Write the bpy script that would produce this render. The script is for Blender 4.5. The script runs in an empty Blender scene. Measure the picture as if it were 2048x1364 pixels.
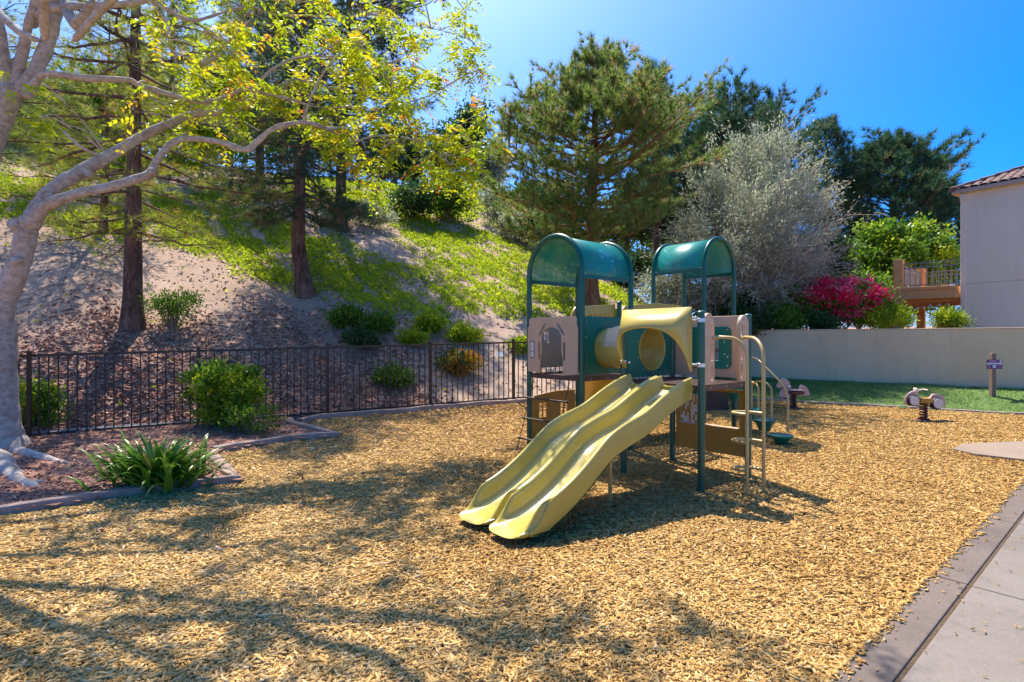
import bpy, bmesh, math, random
import numpy as np
from mathutils import Vector, Matrix

random.seed(7)
RNG = np.random.default_rng(7)
sc = bpy.context.scene
COL = sc.collection
F, HZ, EYE = 1100.0, 676.0, 1.65          # focal length and horizon of the 2048 px photograph, eye height

# ------------------------------------------------------------------ basic helpers
def at(x, y, Y):
    """photo pixel + distance -> point in the world"""
    return np.array([(x - 1024) / F * Y, Y, EYE - (y - HZ) / F * Y])

def smooth(a, b, x):
    t = np.clip((np.asarray(x, float) - a) / (b - a), 0, 1)
    return t * t * (3 - 2 * t)

P = np.array([.7615, .648]); P = P / np.linalg.norm(P)
Q = np.array([-P[1], P[0]])
FN = np.array([-.438, .899]); FT = np.array([.899, .438]); F0 = np.array([0, 11.18])     # fence line
W0 = np.array([12.29, 13.2]); WT = np.array([-.7603, .6495]); WN = np.array([.6495, .7603])  # garden wall line

def wob(X, Y, s, seed=0):
    return (np.sin(X * s + seed) * np.cos(Y * s * 1.13 - seed * 1.7) + .5 * np.sin(X * s * 2.1 + Y * s * 1.7 + seed * 3.1)) / 1.5

def gz(X, Y):
    """height of the play ground"""
    X = np.asarray(X, float); Y = np.asarray(Y, float)
    d = X * FN[0] + (Y - F0[1]) * FN[1]
    t = np.clip((d + 4.5) / 4.5, 0, 1.15)
    fz = (.36 + .0233 * np.clip(X, -9, 0)) * (1 - smooth(1, 5, X))
    dip = .025 * np.exp(-((X - .0) ** 2 + (Y - 4.5) ** 2) / .45)       # scuffed hollow where the slide ends
    return fz * t ** 1.4 + .012 * wob(X, Y, 1.9) - dip

def hz(X, Y):
    """height of the hillside and of the ground behind the garden wall"""
    X = np.asarray(X, float); Y = np.asarray(Y, float)
    d = X * FN[0] + (Y - F0[1]) * FN[1]
    fz = .36 + .0233 * np.clip(X, -9, 0)
    dd = np.maximum(d, 0)
    hill = np.where(dd < 20, .5 * dd, 10 + .12 * (dd - 20)) - .16 * (1 - np.exp(-dd)) + fz
    hill = hill + (.10 * wob(X, Y, .9, 2) + .05 * wob(X, Y, 2.7, 5)) * smooth(.3, 2, d)
    dw = (X - W0[0]) * WN[0] + (Y - W0[1]) * WN[1]
    flat = 1.72 + .02 * np.clip(dw, -1, 60)
    s = smooth(3, 8, X)
    return hill * (1 - s) + flat * s

def hit(x, y, fn, lo=2.0, hi=60.0):
    """where the ray through photo pixel (x, y) meets a height function"""
    Ys = np.linspace(lo, hi, 3000)
    z = EYE - (y - HZ) / F * Ys
    Xs = (x - 1024) / F * Ys
    g = fn(Xs, Ys)
    ok = z <= g
    if fn is hz: ok &= (Xs * FN[0] + (Ys - F0[1]) * FN[1]) > .25
    i = int(np.argmax(ok)) if ok.any() else int(np.argmin(z - g + np.where(Ys < 9, 99, 0)))
    return np.array([(x - 1024) / F * Ys[i], Ys[i], float(g[i])])

def link(name, me, mat=None, parent=None):
    o = bpy.data.objects.new(name, me)
    COL.objects.link(o)
    if mat is not None and me is not None:
        me.materials.append(mat)
    if parent is not None:
        o.parent = parent
    return o

def tag(o, label=None, cat=None, group=None, kind=None):
    if label: o['label'] = label
    if cat: o['category'] = cat
    if group: o['group'] = group
    if kind: o['kind'] = kind
    return o

def empty(name, loc=(0, 0, 0), label=None, cat=None, group=None):
    o = bpy.data.objects.new(name, None)
    o.empty_display_size = .2
    o.location = [float(v) for v in loc]
    COL.objects.link(o)
    return tag(o, label, cat, group)

def children(o):
    return [c for c in bpy.data.objects if c.parent == o]

def copy_tree(o, parent=None):
    c = o.copy(); COL.objects.link(c); c.parent = parent
    for ch in children(o):
        copy_tree(ch, c)
    return c

class MB:
    """collects shapes for ONE mesh object"""
    def __init__(s): s.v = []; s.f = []
    def add(s, V, Fs):
        n = len(s.v)
        s.v.extend([tuple(float(c) for c in v) for v in V])
        s.f.extend([tuple(i + n for i in f) for f in Fs])
    def box(s, o, ux, uy, uz):
        """box from corner o with edge vectors"""
        o, ux, uy, uz = [np.array(a, float) for a in (o, ux, uy, uz)]
        V = [o, o + ux, o + ux + uy, o + uy]
        V = V + [v + uz for v in V]
        s.add(V, [(0, 3, 2, 1), (4, 5, 6, 7), (0, 1, 5, 4), (1, 2, 6, 5), (2, 3, 7, 6), (3, 0, 4, 7)])
    def bar(s, a, b, wx, wz, up=(0, 0, 1)):
        a, b = np.array(a, float), np.array(b, float)
        d = b - a; d /= np.linalg.norm(d)
        side = np.cross(d, up); side /= np.linalg.norm(side)
        u = np.cross(side, d)
        s.box(a - side * wx / 2 - u * wz / 2, b - a, side * wx, u * wz)
    def tube(s, pts, rad, n=10, cap=True):
        pts = np.array(pts, float)
        m = len(pts)
        rad = np.broadcast_to(np.array(rad, float), (m,))
        T = np.gradient(pts, axis=0)
        T /= np.linalg.norm(T, axis=1)[:, None] + 1e-12
        ref = np.array([0, 0, 1.]) if abs(T[0][2]) < .9 else np.array([1., 0, 0])
        u = np.cross(T[0], ref); u /= np.linalg.norm(u)
        base = len(s.v)
        for i in range(m):
            u = u - T[i] * np.dot(u, T[i]); u /= np.linalg.norm(u) + 1e-12
            w = np.cross(T[i], u)
            for k in range(n):
                a = 2 * math.pi * k / n
                s.v.append(tuple(pts[i] + rad[i] * (math.cos(a) * u + math.sin(a) * w)))
        for i in range(m - 1):
            for k in range(n):
                a, b = base + i * n + k, base + i * n + (k + 1) % n
                s.f.append((a, b, b + n, a + n))
        if cap:
            s.f.append(tuple(base + k for k in range(n))[::-1])
            s.f.append(tuple(base + (m - 1) * n + k for k in range(n)))
    def lathe(s, c, prof, n=24):
        c = np.array(c, float); base = len(s.v)
        for r, z in prof:
            for k in range(n):
                a = 2 * math.pi * k / n
                s.v.append((c[0] + r * math.cos(a), c[1] + r * math.sin(a), c[2] + z))
        for i in range(len(prof) - 1):
            for k in range(n):
                a, b = base + i * n + k, base + i * n + (k + 1) % n
                s.f.append((a, b, b + n, a + n))
        s.f.append(tuple(base + k for k in range(n))[::-1])
        s.f.append(tuple(base + (len(prof) - 1) * n + k for k in range(n)))
    def build(s, name, mat, parent=None, smoothed=False, bevel=0, rel=None):
        me = bpy.data.meshes.new(name)
        V = s.v
        if rel is not None:
            V = [(v[0] - rel[0], v[1] - rel[1], v[2] - rel[2]) for v in V]
        me.from_pydata(V, [], s.f); me.update()
        if smoothed:
            me.polygons.foreach_set('use_smooth', [True] * len(me.polygons))
            try: me.set_sharp_from_angle(angle=math.radians(40))
            except Exception: pass
        o = link(name, me, mat, parent)
        if bevel:
            m = o.modifiers.new('edge', 'BEVEL'); m.width = bevel; m.segments = 2; m.limit_method = 'ANGLE'
        return o

def npmesh(name, V, Fc, mat, parent=None, tint=None, smoothed=False):
    """fast mesh from numpy arrays (all faces with the same number of corners)"""
    V = np.asarray(V, np.float32); Fc = np.asarray(Fc, np.int32)
    me = bpy.data.meshes.new(name)
    n, k = Fc.shape
    me.vertices.add(len(V)); me.vertices.foreach_set('co', V.ravel())
    me.loops.add(n * k); me.loops.foreach_set('vertex_index', Fc.ravel())
    me.polygons.add(n); me.polygons.foreach_set('loop_start', np.arange(0, n * k, k, dtype=np.int32))
    me.update(calc_edges=True)
    if tint is not None:
        a = me.attributes.new('tint', 'FLOAT', 'POINT'); a.data.foreach_set('value', np.asarray(tint, np.float32))
    if smoothed:
        me.polygons.foreach_set('use_smooth', [True] * n)
    return link(name, me, mat, parent)

# ------------------------------------------------------------------ materials
def mat_new(name):
    m = bpy.data.materials.new(name); m.use_nodes = True
    nt = m.node_tree
    return m, nt, nt.nodes['Principled BSDF']

def rgb(c): return (c[0], c[1], c[2], 1)

def ramp(nt, fac, stops):
    r = nt.nodes.new('ShaderNodeValToRGB')
    e = r.color_ramp.elements
    e[0].position, e[0].color = stops[0][0], rgb(stops[0][1])
    e[1].position, e[1].color = stops[-1][0], rgb(stops[-1][1])
    for p_, c_ in stops[1:-1]:
        k = e.new(p_); k.color = rgb(c_)
    nt.links.new(fac, r.inputs['Fac'])
    return r.outputs['Color']

def noise(nt, scale, detail=4, rough=.6, coord='Object', stretch=None):
    tc = nt.nodes.new('ShaderNodeTexCoord')
    n = nt.nodes.new('ShaderNodeTexNoise')
    n.inputs['Scale'].default_value = scale; n.inputs['Detail'].default_value = detail; n.inputs['Roughness'].default_value = rough
    if stretch:
        mp = nt.nodes.new('ShaderNodeMapping'); mp.inputs['Scale'].default_value = stretch
        nt.links.new(tc.outputs[coord], mp.inputs['Vector']); nt.links.new(mp.outputs['Vector'], n.inputs['Vector'])
    else:
        nt.links.new(tc.outputs[coord], n.inputs['Vector'])
    return n.outputs['Fac']

def mix(nt, fac, a, b, mode='MIX'):
    m = nt.nodes.new('ShaderNodeMix'); m.data_type = 'RGBA'; m.blend_type = mode
    if isinstance(fac, float): m.inputs[0].default_value = fac
    else: nt.links.new(fac, m.inputs[0])
    for i, v in ((6, a), (7, b)):
        if isinstance(v, (tuple, list)): m.inputs[i].default_value = rgb(v)
        else: nt.links.new(v, m.inputs[i])
    return m.outputs[2]

def bump(nt, bs, fac, strength=.3, dist=.01):
    b = nt.nodes.new('ShaderNodeBump'); b.inputs['Strength'].default_value = strength; b.inputs['Distance'].default_value = dist
    nt.links.new(fac, b.inputs['Height']); nt.links.new(b.outputs['Normal'], bs.inputs['Normal'])

def mottled(name, c1, c2, scale=6, rough=.6, bscale=None, bstr=.2, bdist=.005, spec=.5, metallic=0., coat=0., stretch=None, detail=5, wear=0.):
    m, nt, bs = mat_new(name)
    f = noise(nt, scale, detail, .65, stretch=stretch)
    c = ramp(nt, f, [(.3, c1), (.7, c2)])
    if wear:
        dull = tuple(.55 * a + .45 * (.55 * sum(c2) / 3 + .06) for a in c2)
        c = mix(nt, ramp(nt, noise(nt, 3.1, 6, .75), [(.50, (0, 0, 0)), (.72, (wear, wear, wear))]), c, dull)
        c = mix(nt, ramp(nt, noise(nt, 38, 5, .8), [(.60, (0, 0, 0)), (.74, (wear, wear, wear))]), c, (.16, .12, .08))
    nt.links.new(c, bs.inputs['Base Color'])
    bs.inputs['Roughness'].default_value = rough
    bs.inputs['Specular IOR Level'].default_value = spec
    bs.inputs['Metallic'].default_value = metallic
    bs.inputs['Coat Weight'].default_value = coat
    if bscale:
        bump(nt, bs, noise(nt, bscale, 4, .6, stretch=stretch), bstr, bdist)
    return m

def leafmat(name, stops, trans=.45, rough=.5, tcol=None, spec=.3):
    """leaf: colour varies leaf by leaf (tint), lets light through"""
    m, nt, bs = mat_new(name)
    a = nt.nodes.new('ShaderNodeAttribute'); a.attribute_name = 'tint'
    c = ramp(nt, a.outputs['Fac'], stops)
    nt.links.new(c, bs.inputs['Base Color'])
    bs.inputs['Roughness'].default_value = rough
    bs.inputs['Specular IOR Level'].default_value = spec
    t = nt.nodes.new('ShaderNodeBsdfTranslucent')
    if tcol: nt.links.new(mix(nt, 1.0, c, tcol, 'MULTIPLY'), t.inputs['Color'])
    else: nt.links.new(c, t.inputs['Color'])
    ms = nt.nodes.new('ShaderNodeMixShader'); ms.inputs[0].default_value = trans
    nt.links.new(bs.outputs[0], ms.inputs[1]); nt.links.new(t.outputs[0], ms.inputs[2])
    nt.links.new(ms.outputs[0], nt.nodes['Material Output'].inputs['Surface'])
    return m

def tintmat(name, stops, rough=.8, spec=.2):
    m, nt, bs = mat_new(name)
    a = nt.nodes.new('ShaderNodeAttribute'); a.attribute_name = 'tint'
    nt.links.new(ramp(nt, a.outputs['Fac'], stops), bs.inputs['Base Color'])
    bs.inputs['Roughness'].default_value = rough; bs.inputs['Specular IOR Level'].default_value = spec
    return m

M = {}
M['post'] = mottled('green_paint', (.001, .085, .055), (.002, .10, .066), 9, .32, coat=.15, wear=.08)
M['panel_green'] = mottled('green_plastic', (.002, .15, .10), (.003, .175, .12), 5, .45, 160, .06, .002, wear=.15)
M['tan'] = mottled('tan_plastic', (.58, .39, .245), (.64, .44, .285), 5, .5, 170, .06, .002, wear=.4)
M['ochre'] = mottled('ochre_plastic', (.40, .20, .018), (.47, .245, .03), 4, .5, 170, .06, .002, wear=.4)
M['yellow'] = mottled('yellow_plastic', (.49, .375, .075), (.55, .425, .10), 3, .3, 60, .04, .003, coat=.25, wear=.4)
M['slide'] = mottled('slide_plastic', (.445, .35, .06), (.50, .40, .08), 2.5, .24, 9, .05, .01, coat=.25, wear=.3)
M['rail'] = mottled('rail_paint', (.50, .36, .12), (.58, .43, .17), 8, .35, coat=.2, wear=.4)
M['deck'] = mottled('brown_vinyl', (.085, .042, .032), (.12, .062, .045), 12, .5, wear=.4)
M['dark'] = mottled('dark_coating', (.035, .02, .016), (.06, .035, .028), 30, .5)
M['bolt'] = mottled('steel', (.55, .55, .55), (.68, .68, .68), 20, .3, metallic=1.)
M['fence'] = mottled('fence_paint', (.020, .014, .012), (.04, .028, .022), 14, .5)
M['pink'] = mottled('pink_plastic', (.60, .35, .28), (.66, .40, .32), 6, .5, wear=.4)
M['maroon'] = mottled('maroon_paint', (.10, .018, .020), (.15, .028, .028), 8, .4)
M['black'] = mottled('black_rubber', (.012, .012, .013), (.02, .02, .02), 10, .6)
M['cream'] = mottled('cream_plastic', (.65, .58, .50), (.72, .64, .56), 6, .5)
M['terracotta'] = mottled('orange_stucco', (.60, .28, .11), (.68, .33, .14), 3, .9, 60, .3, .006)
M['fascia'] = mottled('fascia_paint', (.36, .27, .22), (.42, .32, .27), 6, .6)
M['tile'] = mottled('roof_tile', (.085, .045, .036), (.23, .14, .11), 5, .85, 30, .3, .01)
M['iron'] = mottled('grey_iron', (.14, .14, .16), (.19, .19, .21), 10, .5)
M['wood_post'] = mottled('weathered_wood', (.20, .12, .085), (.32, .20, .15), 6, .85, 20, .5, .006, stretch=(6, 6, .6))
M['purple'] = mottled('purple_enamel', (.11, .012, .085), (.14, .018, .11), 6, .4)
M['white'] = mottled('white_enamel', (.62, .55, .62), (.68, .62, .68), 6, .4)
M['lilac'] = mottled('lilac_enamel', (.36, .17, .34), (.40, .20, .38), 6, .4)
M['crumbs'] = mottled('joint_crumbs', (.035, .022, .014), (.13, .08, .04), 60, .95)
M['curb'] = mottled('garden_curb', (.26, .17, .135), (.40, .30, .255), 5, .9, 40, .4, .008)
M['paper'] = mottled('notice_paper', (.62, .60, .60), (.70, .68, .68), 30, .6)
M['litterbag'] = mottled('white_scrap', (.75, .75, .75), (.8, .8, .8), 9, .6)

def concrete(name, c1, c2, c3):
    m, nt, bs = mat_new(name)
    f = noise(nt, 1.6, 6, .7); g = noise(nt, 55, 3, .7)
    c = mix(nt, .35, ramp(nt, f, [(.3, c1), (.55, c2), (.75, c3)]), ramp(nt, g, [(.35, c1), (.65, c3)]))
    c = mix(nt, ramp(nt, noise(nt, .9, 6, .8), [(.5, (0, 0, 0)), (.68, (.55, .55, .55))]), c, tuple(.55 * a for a in c1))
    sp = noise(nt, 210, 2, .6)
    c = mix(nt, ramp(nt, sp, [(.62, (0, 0, 0)), (.72, (1, 1, 1))]), c, (.10, .07, .06))
    nt.links.new(c, bs.inputs['Base Color']); bs.inputs['Roughness'].default_value = .85
    bump(nt, bs, g, .35, .004)
    return m
M['walk'] = concrete('walk_concrete', (.15, .122, .098), (.19, .158, .13), (.23, .194, .163))
M['band'] = concrete('band_concrete', (.11, .080, .062), (.14, .106, .084), (.175, .134, .108))
M['pad'] = concrete('pad_concrete', (.22, .155, .105), (.27, .195, .135), (.31, .235, .17))

def stucco(name, c1, c2, stain, amt):
    m, nt, bs = mat_new(name)
    c = ramp(nt, noise(nt, .8, 6, .7), [(.3, c1), (.7, c2)])
    st = noise(nt, 2.2, 5, .7, stretch=(2.4, 2.4, .22))
    c = mix(nt, ramp(nt, st, [(.50, (0, 0, 0)), (.75, (amt, amt, amt))]), c, stain)
    c = mix(nt, ramp(nt, noise(nt, 14, 3, .8), [(.66, (0, 0, 0)), (.74, (amt, amt, amt))]), c, stain)
    nt.links.new(c, bs.inputs['Base Color']); bs.inputs['Roughness'].default_value = .92; bs.inputs['Specular IOR Level'].default_value = .2
    bump(nt, bs, noise(nt, 42, 4, .6), .55, .012)
    return m
M['wall_stucco'] = stucco('sand_stucco', (.73, .51, .31), (.81, .585, .37), (.57, .385, .22), .4)
M['stucco'] = stucco('grey_stucco', (.69, .58, .465), (.75, .635, .515), (.57, .47, .37), .35)
def barkmat(name, c1, c2, c3, scale, stretch, bstr):
    m, nt, bs = mat_new(name)
    f = noise(nt, scale, 6, .7, stretch=stretch)
    g = noise(nt, 1.3, 4, .6)
    c = mix(nt, .4, ramp(nt, f, [(.38, c1), (.5, c2), (.62, c3)]), ramp(nt, g, [(.35, c1), (.65, c3)]))
    nt.links.new(c, bs.inputs['Base Color']); bs.inputs['Roughness'].default_value = .85
    bs.inputs['Specular IOR Level'].default_value = .25
    bump(nt, bs, f, bstr, .03)
    return m
M['bark_grey'] = barkmat('pale_grey_bark', (.28, .21, .17), (.46, .39, .345), (.62, .55, .505), 12, (1, 1, 1.4), .9)
M['bark_pine'] = barkmat('pine_bark', (.03, .016, .013), (.13, .072, .055), (.30, .18, .14), 9, (1.8, 1.8, .4), 1.0)
M['bark_red'] = barkmat('red_pine_bark', (.10, .04, .02), (.26, .11, .05), (.42, .19, .09), 5, (1.6, 1.6, .35), .9)
M['twig'] = barkmat('twig_bark', (.16, .11, .085), (.26, .19, .15), (.36, .28, .23), 9, (1, 1, .5), .3)
M['greytwig'] = barkmat('grey_twig_bark', (.40, .32, .265), (.54, .45, .39), (.66, .57, .51), 9, (1, 1, .5), .3)

def groundmat(name, stops, s1, s2, bstr=.8, bdist=.03, vor=None):
    m, nt, bs = mat_new(name)
    f = noise(nt, s1, 6, .75); g = noise(nt, s2, 3, .7)
    c = mix(nt, .55, ramp(nt, f, stops), ramp(nt, g, stops))
    nt.links.new(c, bs.inputs['Base Color']); bs.inputs['Roughness'].default_value = .95
    bs.inputs['Specular IOR Level'].default_value = .1
    bump(nt, bs, g, bstr, bdist)
    return m
M['mulch'] = groundmat('mulch_base', [(.3, (.27, .14, .04)), (.5, (.46, .25, .07)), (.7, (.58, .37, .14))], 3, 42, 1., .05)
M['bed'] = groundmat('bark_bed', [(.3, (.18, .08, .06)), (.5, (.34, .18, .135)), (.7, (.50, .32, .25))], 3, 45, .8, .03)
M['lawn'] = groundmat('lawn_soil', [(.3, (.06, .12, .025)), (.5, (.12, .20, .05)), (.7, (.22, .29, .11))], 2, 50, .8, .03)
M['far'] = groundmat('dry_ground', [(.3, (.22, .17, .12)), (.5, (.30, .24, .18)), (.7, (.36, .30, .23))], .5, 6, .5, .03)

def hillmat():
    m, nt, bs = mat_new('hill_soil')
    f = noise(nt, .9, 7, .72); g = noise(nt, 34, 4, .75)
    dirt = mix(nt, .5, ramp(nt, f, [(.3, (.40, .265, .19)), (.5, (.56, .405, .305)), (.7, (.68, .52, .41))]),
               ramp(nt, g, [(.3, (.30, .18, .13)), (.5, (.56, .40, .30)), (.7, (.70, .55, .44))]))
    litter = ramp(nt, noise(nt, 26, 4, .7), [(.3, (.17, .08, .055)), (.5, (.35, .19, .135)), (.72, (.55, .37, .275))])
    a = nt.nodes.new('ShaderNodeAttribute'); a.attribute_name = 'tint'
    c = mix(nt, a.outputs['Fac'], dirt, litter)
    nt.links.new(c, bs.inputs['Base Color']); bs.inputs['Roughness'].default_value = .95
    bs.inputs['Specular IOR Level'].default_value = .1
    bump(nt, bs, g, .9, .05)
    return m
M['hill'] = hillmat()
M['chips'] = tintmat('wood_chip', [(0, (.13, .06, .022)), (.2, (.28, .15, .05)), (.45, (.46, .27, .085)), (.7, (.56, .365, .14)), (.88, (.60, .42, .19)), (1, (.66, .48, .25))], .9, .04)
M['litter'] = tintmat('bark_litter', [(0, (.13, .05, .034)), (.3, (.30, .125, .088)), (.6, (.46, .235, .165)), (1, (.66, .44, .33))], .85, .15)

def canopymat():
    m, nt, bs = mat_new('perforated_teal')
    bs.inputs['Base Color'].default_value = (.008, .30, .255, 1); bs.inputs['Roughness'].default_value = .35
    bs.inputs['Coat Weight'].default_value = .2
    t = nt.nodes.new('ShaderNodeBsdfTransparent')
    ms = nt.nodes.new('ShaderNodeMixShader'); ms.inputs[0].default_value = .33
    nt.links.new(bs.outputs[0], ms.inputs[1]); nt.links.new(t.outputs[0], ms.inputs[2])
    nt.links.new(ms.outputs[0], nt.nodes['Material Output'].inputs['Surface'])
    return m
M['canopy'] = canopymat()
def domemat():
    m, nt, bs = mat_new('frosted_dome')
    bs.inputs['Base Color'].default_value = (.8, .78, .74, 1); bs.inputs['Roughness'].default_value = .25
    t = nt.nodes.new('ShaderNodeBsdfTranslucent'); t.inputs['Color'].default_value = (.85, .83, .80, 1)
    ms = nt.nodes.new('ShaderNodeMixShader'); ms.inputs[0].default_value = .6
    nt.links.new(bs.outputs[0], ms.inputs[1]); nt.links.new(t.outputs[0], ms.inputs[2])
    nt.links.new(ms.outputs[0], nt.nodes['Material Output'].inputs['Surface'])
    return m
M['dome'] = domemat()

YG = [(0, (.16, .26, .008)), (.4, (.36, .46, .012)), (.75, (.58, .56, .015)), (.92, (.68, .46, .02)), (1, (.60, .20, .02))]
M['leaf_yellow'] = leafmat('yellow_green_leaf', YG, .58, .45)
M['leaf_green'] = leafmat('green_leaf', [(0, (.05, .13, .012)), (.5, (.12, .25, .022)), (1, (.26, .37, .04))], .48, .4)
M['leaf_bright'] = leafmat('bright_leaf', [(0, (.14, .26, .012)), (.5, (.32, .44, .018)), (1, (.58, .60, .035))], .52, .4)
M['leaf_dark'] = leafmat('dark_leaf', [(0, (.02, .055, .016)), (.5, (.045, .11, .028)), (1, (.11, .18, .055))], .4, .4)
M['leaf_grey'] = leafmat('grey_green_leaf', [(0, (.24, .275, .165)), (.5, (.39, .43, .28)), (1, (.58, .60, .43))], .5, .8, spec=.05)
M['leaf_brown'] = leafmat('dry_leaf', [(0, (.30, .19, .13)), (.5, (.48, .34, .25)), (1, (.62, .49, .38))], .35, .7)
M['needle'] = leafmat('pine_needle', [(0, (.06, .14, .03)), (.45, (.17, .27, .05)), (.8, (.38, .42, .09)), (1, (.46, .33, .15))], .5, .5)
M['needle_yel'] = leafmat('yellow_pine_needle', [(0, (.11, .18, .02)), (.45, (.27, .34, .04)), (.8, (.46, .47, .06)), (1, (.46, .28, .05))], .55, .5)
M['needle_dark'] = leafmat('dark_pine_needle', [(0, (.020, .065, .035)), (.5, (.045, .12, .055)), (.9, (.12, .20, .065)), (1, (.30, .19, .09))], .42, .5)
M['magenta'] = leafmat('magenta_bract', [(0, (.85, .015, .10)), (.6, (.95, .04, .18)), (1, (.96, .22, .36))], .55, .5)
M['cover'] = leafmat('ground_cover_leaf', [(0, (.17, .29, .012)), (.5, (.36, .48, .018)), (1, (.58, .62, .035))], .5, .5)
M['grass'] = leafmat('grass_blade', [(0, (.08, .17, .035)), (.5, (.17, .28, .075)), (1, (.36, .42, .20))], .45, .5)
M['strap'] = leafmat('strap_leaf', [(0, (.05, .15, .012)), (.5, (.12, .28, .02)), (.9, (.26, .40, .05)), (1, (.50, .42, .08))], .35, .3, spec=.5)
M['orange_leaf'] = leafmat('orange_leaf', [(0, (.30, .32, .02)), (.4, (.45, .40, .02)), (.7, (.62, .28, .02)), (1, (.60, .08, .02))], .5, .45)

# ------------------------------------------------------------------ world, sun, camera
SUN = Vector((-.21, .52, 1.0)).normalized()
elev = math.asin(SUN.z); azim = math.atan2(SUN.x, SUN.y)
w = bpy.data.worlds.new('World'); sc.world = w; w.use_nodes = True
nt = w.node_tree; bg = nt.nodes['Background']
sky = nt.nodes.new('ShaderNodeTexSky'); sky.sky_type = 'NISHITA'; sky.sun_disc = False
sky.sun_elevation = elev; sky.sun_rotation = azim
sky.air_density = .5; sky.dust_density = 1.9; sky.ozone_density = 10; sky.altitude = 0
hs_ = nt.nodes.new('ShaderNodeHueSaturation'); hs_.inputs['Saturation'].default_value = 1.36; hs_.inputs['Hue'].default_value = .498
nt.links.new(sky.outputs['Color'], hs_.inputs['Color']); nt.links.new(hs_.outputs['Color'], bg.inputs['Color']); bg.inputs['Strength'].default_value = .15
sl = bpy.data.lights.new('sun', 'SUN'); sl.energy = 3.6; sl.angle = math.radians(.53); sl.color = (1, .92, .80)
so = bpy.data.objects.new('sun', sl); COL.objects.link(so)
so.rotation_euler = SUN.to_track_quat('Z', 'Y').to_euler()
cam = bpy.data.cameras.new('camera'); co = bpy.data.objects.new('camera', cam); COL.objects.link(co)
co.location = (0, 0, EYE); co.rotation_euler = (math.radians(90), 0, 0)
cam.sensor_width = 36; cam.lens = F / 2048 * 36; cam.shift_y = -(682 - HZ) / 2048
cam.clip_start = .05; cam.clip_end = 2000
sc.camera = co
vs = sc.view_settings
sc.display_settings.display_device = 'sRGB'
vs.view_transform = 'Standard'; vs.look = 'None'; vs.exposure = 1.38; vs.gamma = 1; vs.use_curve_mapping = False
sc.cycles.max_bounces = 8; sc.cycles.transparent_max_bounces = 12

# ------------------------------------------------------------------ the ground
def grid(name, xs, ys, fn, keep, mat, tintfn=None, kind='structure'):
    Xg, Yg = np.meshgrid(xs, ys)
    Z = fn(Xg, Yg)
    V = np.stack([Xg, Yg, Z], -1).reshape(-1, 3)
    ny, nx = Xg.shape
    i = np.arange(nx - 1)[None, :] + np.arange(ny - 1)[:, None] * nx
    Fc = np.stack([i, i + 1, i + 1 + nx, i + nx], -1).reshape(-1, 4)
    c = V[Fc].mean(1)
    Fc = Fc[keep(c[:, 0], c[:, 1])]
    t = None if tintfn is None else tintfn(V[:, 0], V[:, 1])
    o = npmesh(name, V, Fc, mat, tint=t, smoothed=True)
    return tag(o, kind=kind)

def fd(X, Y): return X * FN[0] + (Y - F0[1]) * FN[1]
def wd(X, Y): return (X - W0[0]) * WN[0] + (Y - W0[1]) * WN[1]
# lawn edge (curb) line on the right
C0 = hit(2048, 831, gz)[:2]; C1 = hit(1500, 800, gz)[:2]
CT = (C1 - C0) / np.linalg.norm(C1 - C0); CN = np.array([CT[1], -CT[0]]) * (1 if CT[1] > 0 else 1)
if CN @ np.array([1, 1]) < 0: CN = -CN
def cd(X, Y): return (X - C0[0]) * CN[0] + (Y - C0[1]) * CN[1]
# pavement edge
S0 = np.array([1.537, 2.638])
SN = np.array([P[1], -P[0]])
def sd(X, Y): return (X - S0[0]) * SN[0] + (Y - S0[1]) * SN[1]

def inpoly(px, py, poly):
    px = np.asarray(px, float); py = np.asarray(py, float)
    r = np.zeros(px.shape, bool); n = len(poly)
    for i in range(n):
        x1, y1 = poly[i]; x2, y2 = poly[(i + 1) % n]
        c = (y1 > py) != (y2 > py)
        with np.errstate(divide='ignore', invalid='ignore'):
            r ^= c & (px < (x2 - x1) * (py - y1) / (y2 - y1 + 1e-12) + x1)
    return r

far = MB(); far.add([(-600, -300, -.45), (600, -300, -.45), (600, 900, -.45), (-600, 900, -.45)], [(0, 1, 2, 3)])
tag(far.build('ground', M['far']), kind='structure')
grid('mulch_ground', np.arange(-16, 14.01, .2), np.arange(-4, 20.01, .2), lambda X, Y: gz(X, Y) - .02,
     lambda X, Y: (fd(X, Y) < .35) & (cd(X, Y) < .3) & (sd(X, Y) < .3), M['mulch'])
# planting bed polygon (outer face of its curb), from the curb seen in the photograph
bed_px = [(-330, 1085), (0, 1033), (150, 1012), (300, 988), (482, 966), (440, 921), (430, 908), (560, 886), (680, 876), (583, 849)]
bed = [hit(x, y, gz)[:2] for x, y in bed_px]
corner = bed[-1]
def fence_pt(t, off=0.): return F0 + FT * t + FN * off
fence_end = 3.8
tcorner = (corner - F0) @ FT
bedpoly = bed + [fence_pt(tcorner, .1), fence_pt(-13, .1)]
grid('planting_bed', np.arange(-14, -1, .12), np.arange(3, 12, .12), lambda X, Y: gz(X, Y) + .055,
     lambda X, Y: inpoly(X, Y, bedpoly), M['bed'])
grid('lawn', np.arange(2, 18, .25), np.arange(7, 22, .25),
     lambda X, Y: gz(X, Y) + .02 + (.40 + .05 * smooth(8, 5, X)) * smooth(0, 1, cd(X, Y) / np.maximum(cd(X, Y) - wd(X, Y), .3)) + .02 * wob(X, Y, 2.5, 1),
     lambda X, Y: (cd(X, Y) > -.02) & (wd(X, Y) < .25), M['lawn'])
def lawnz(X, Y):
    return gz(X, Y) + .02 + (.40 + .05 * smooth(8, 5, X)) * smooth(0, 1, cd(X, Y) / np.maximum(cd(X, Y) - wd(X, Y), .3)) + .02 * wob(X, Y, 2.5, 1)
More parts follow.
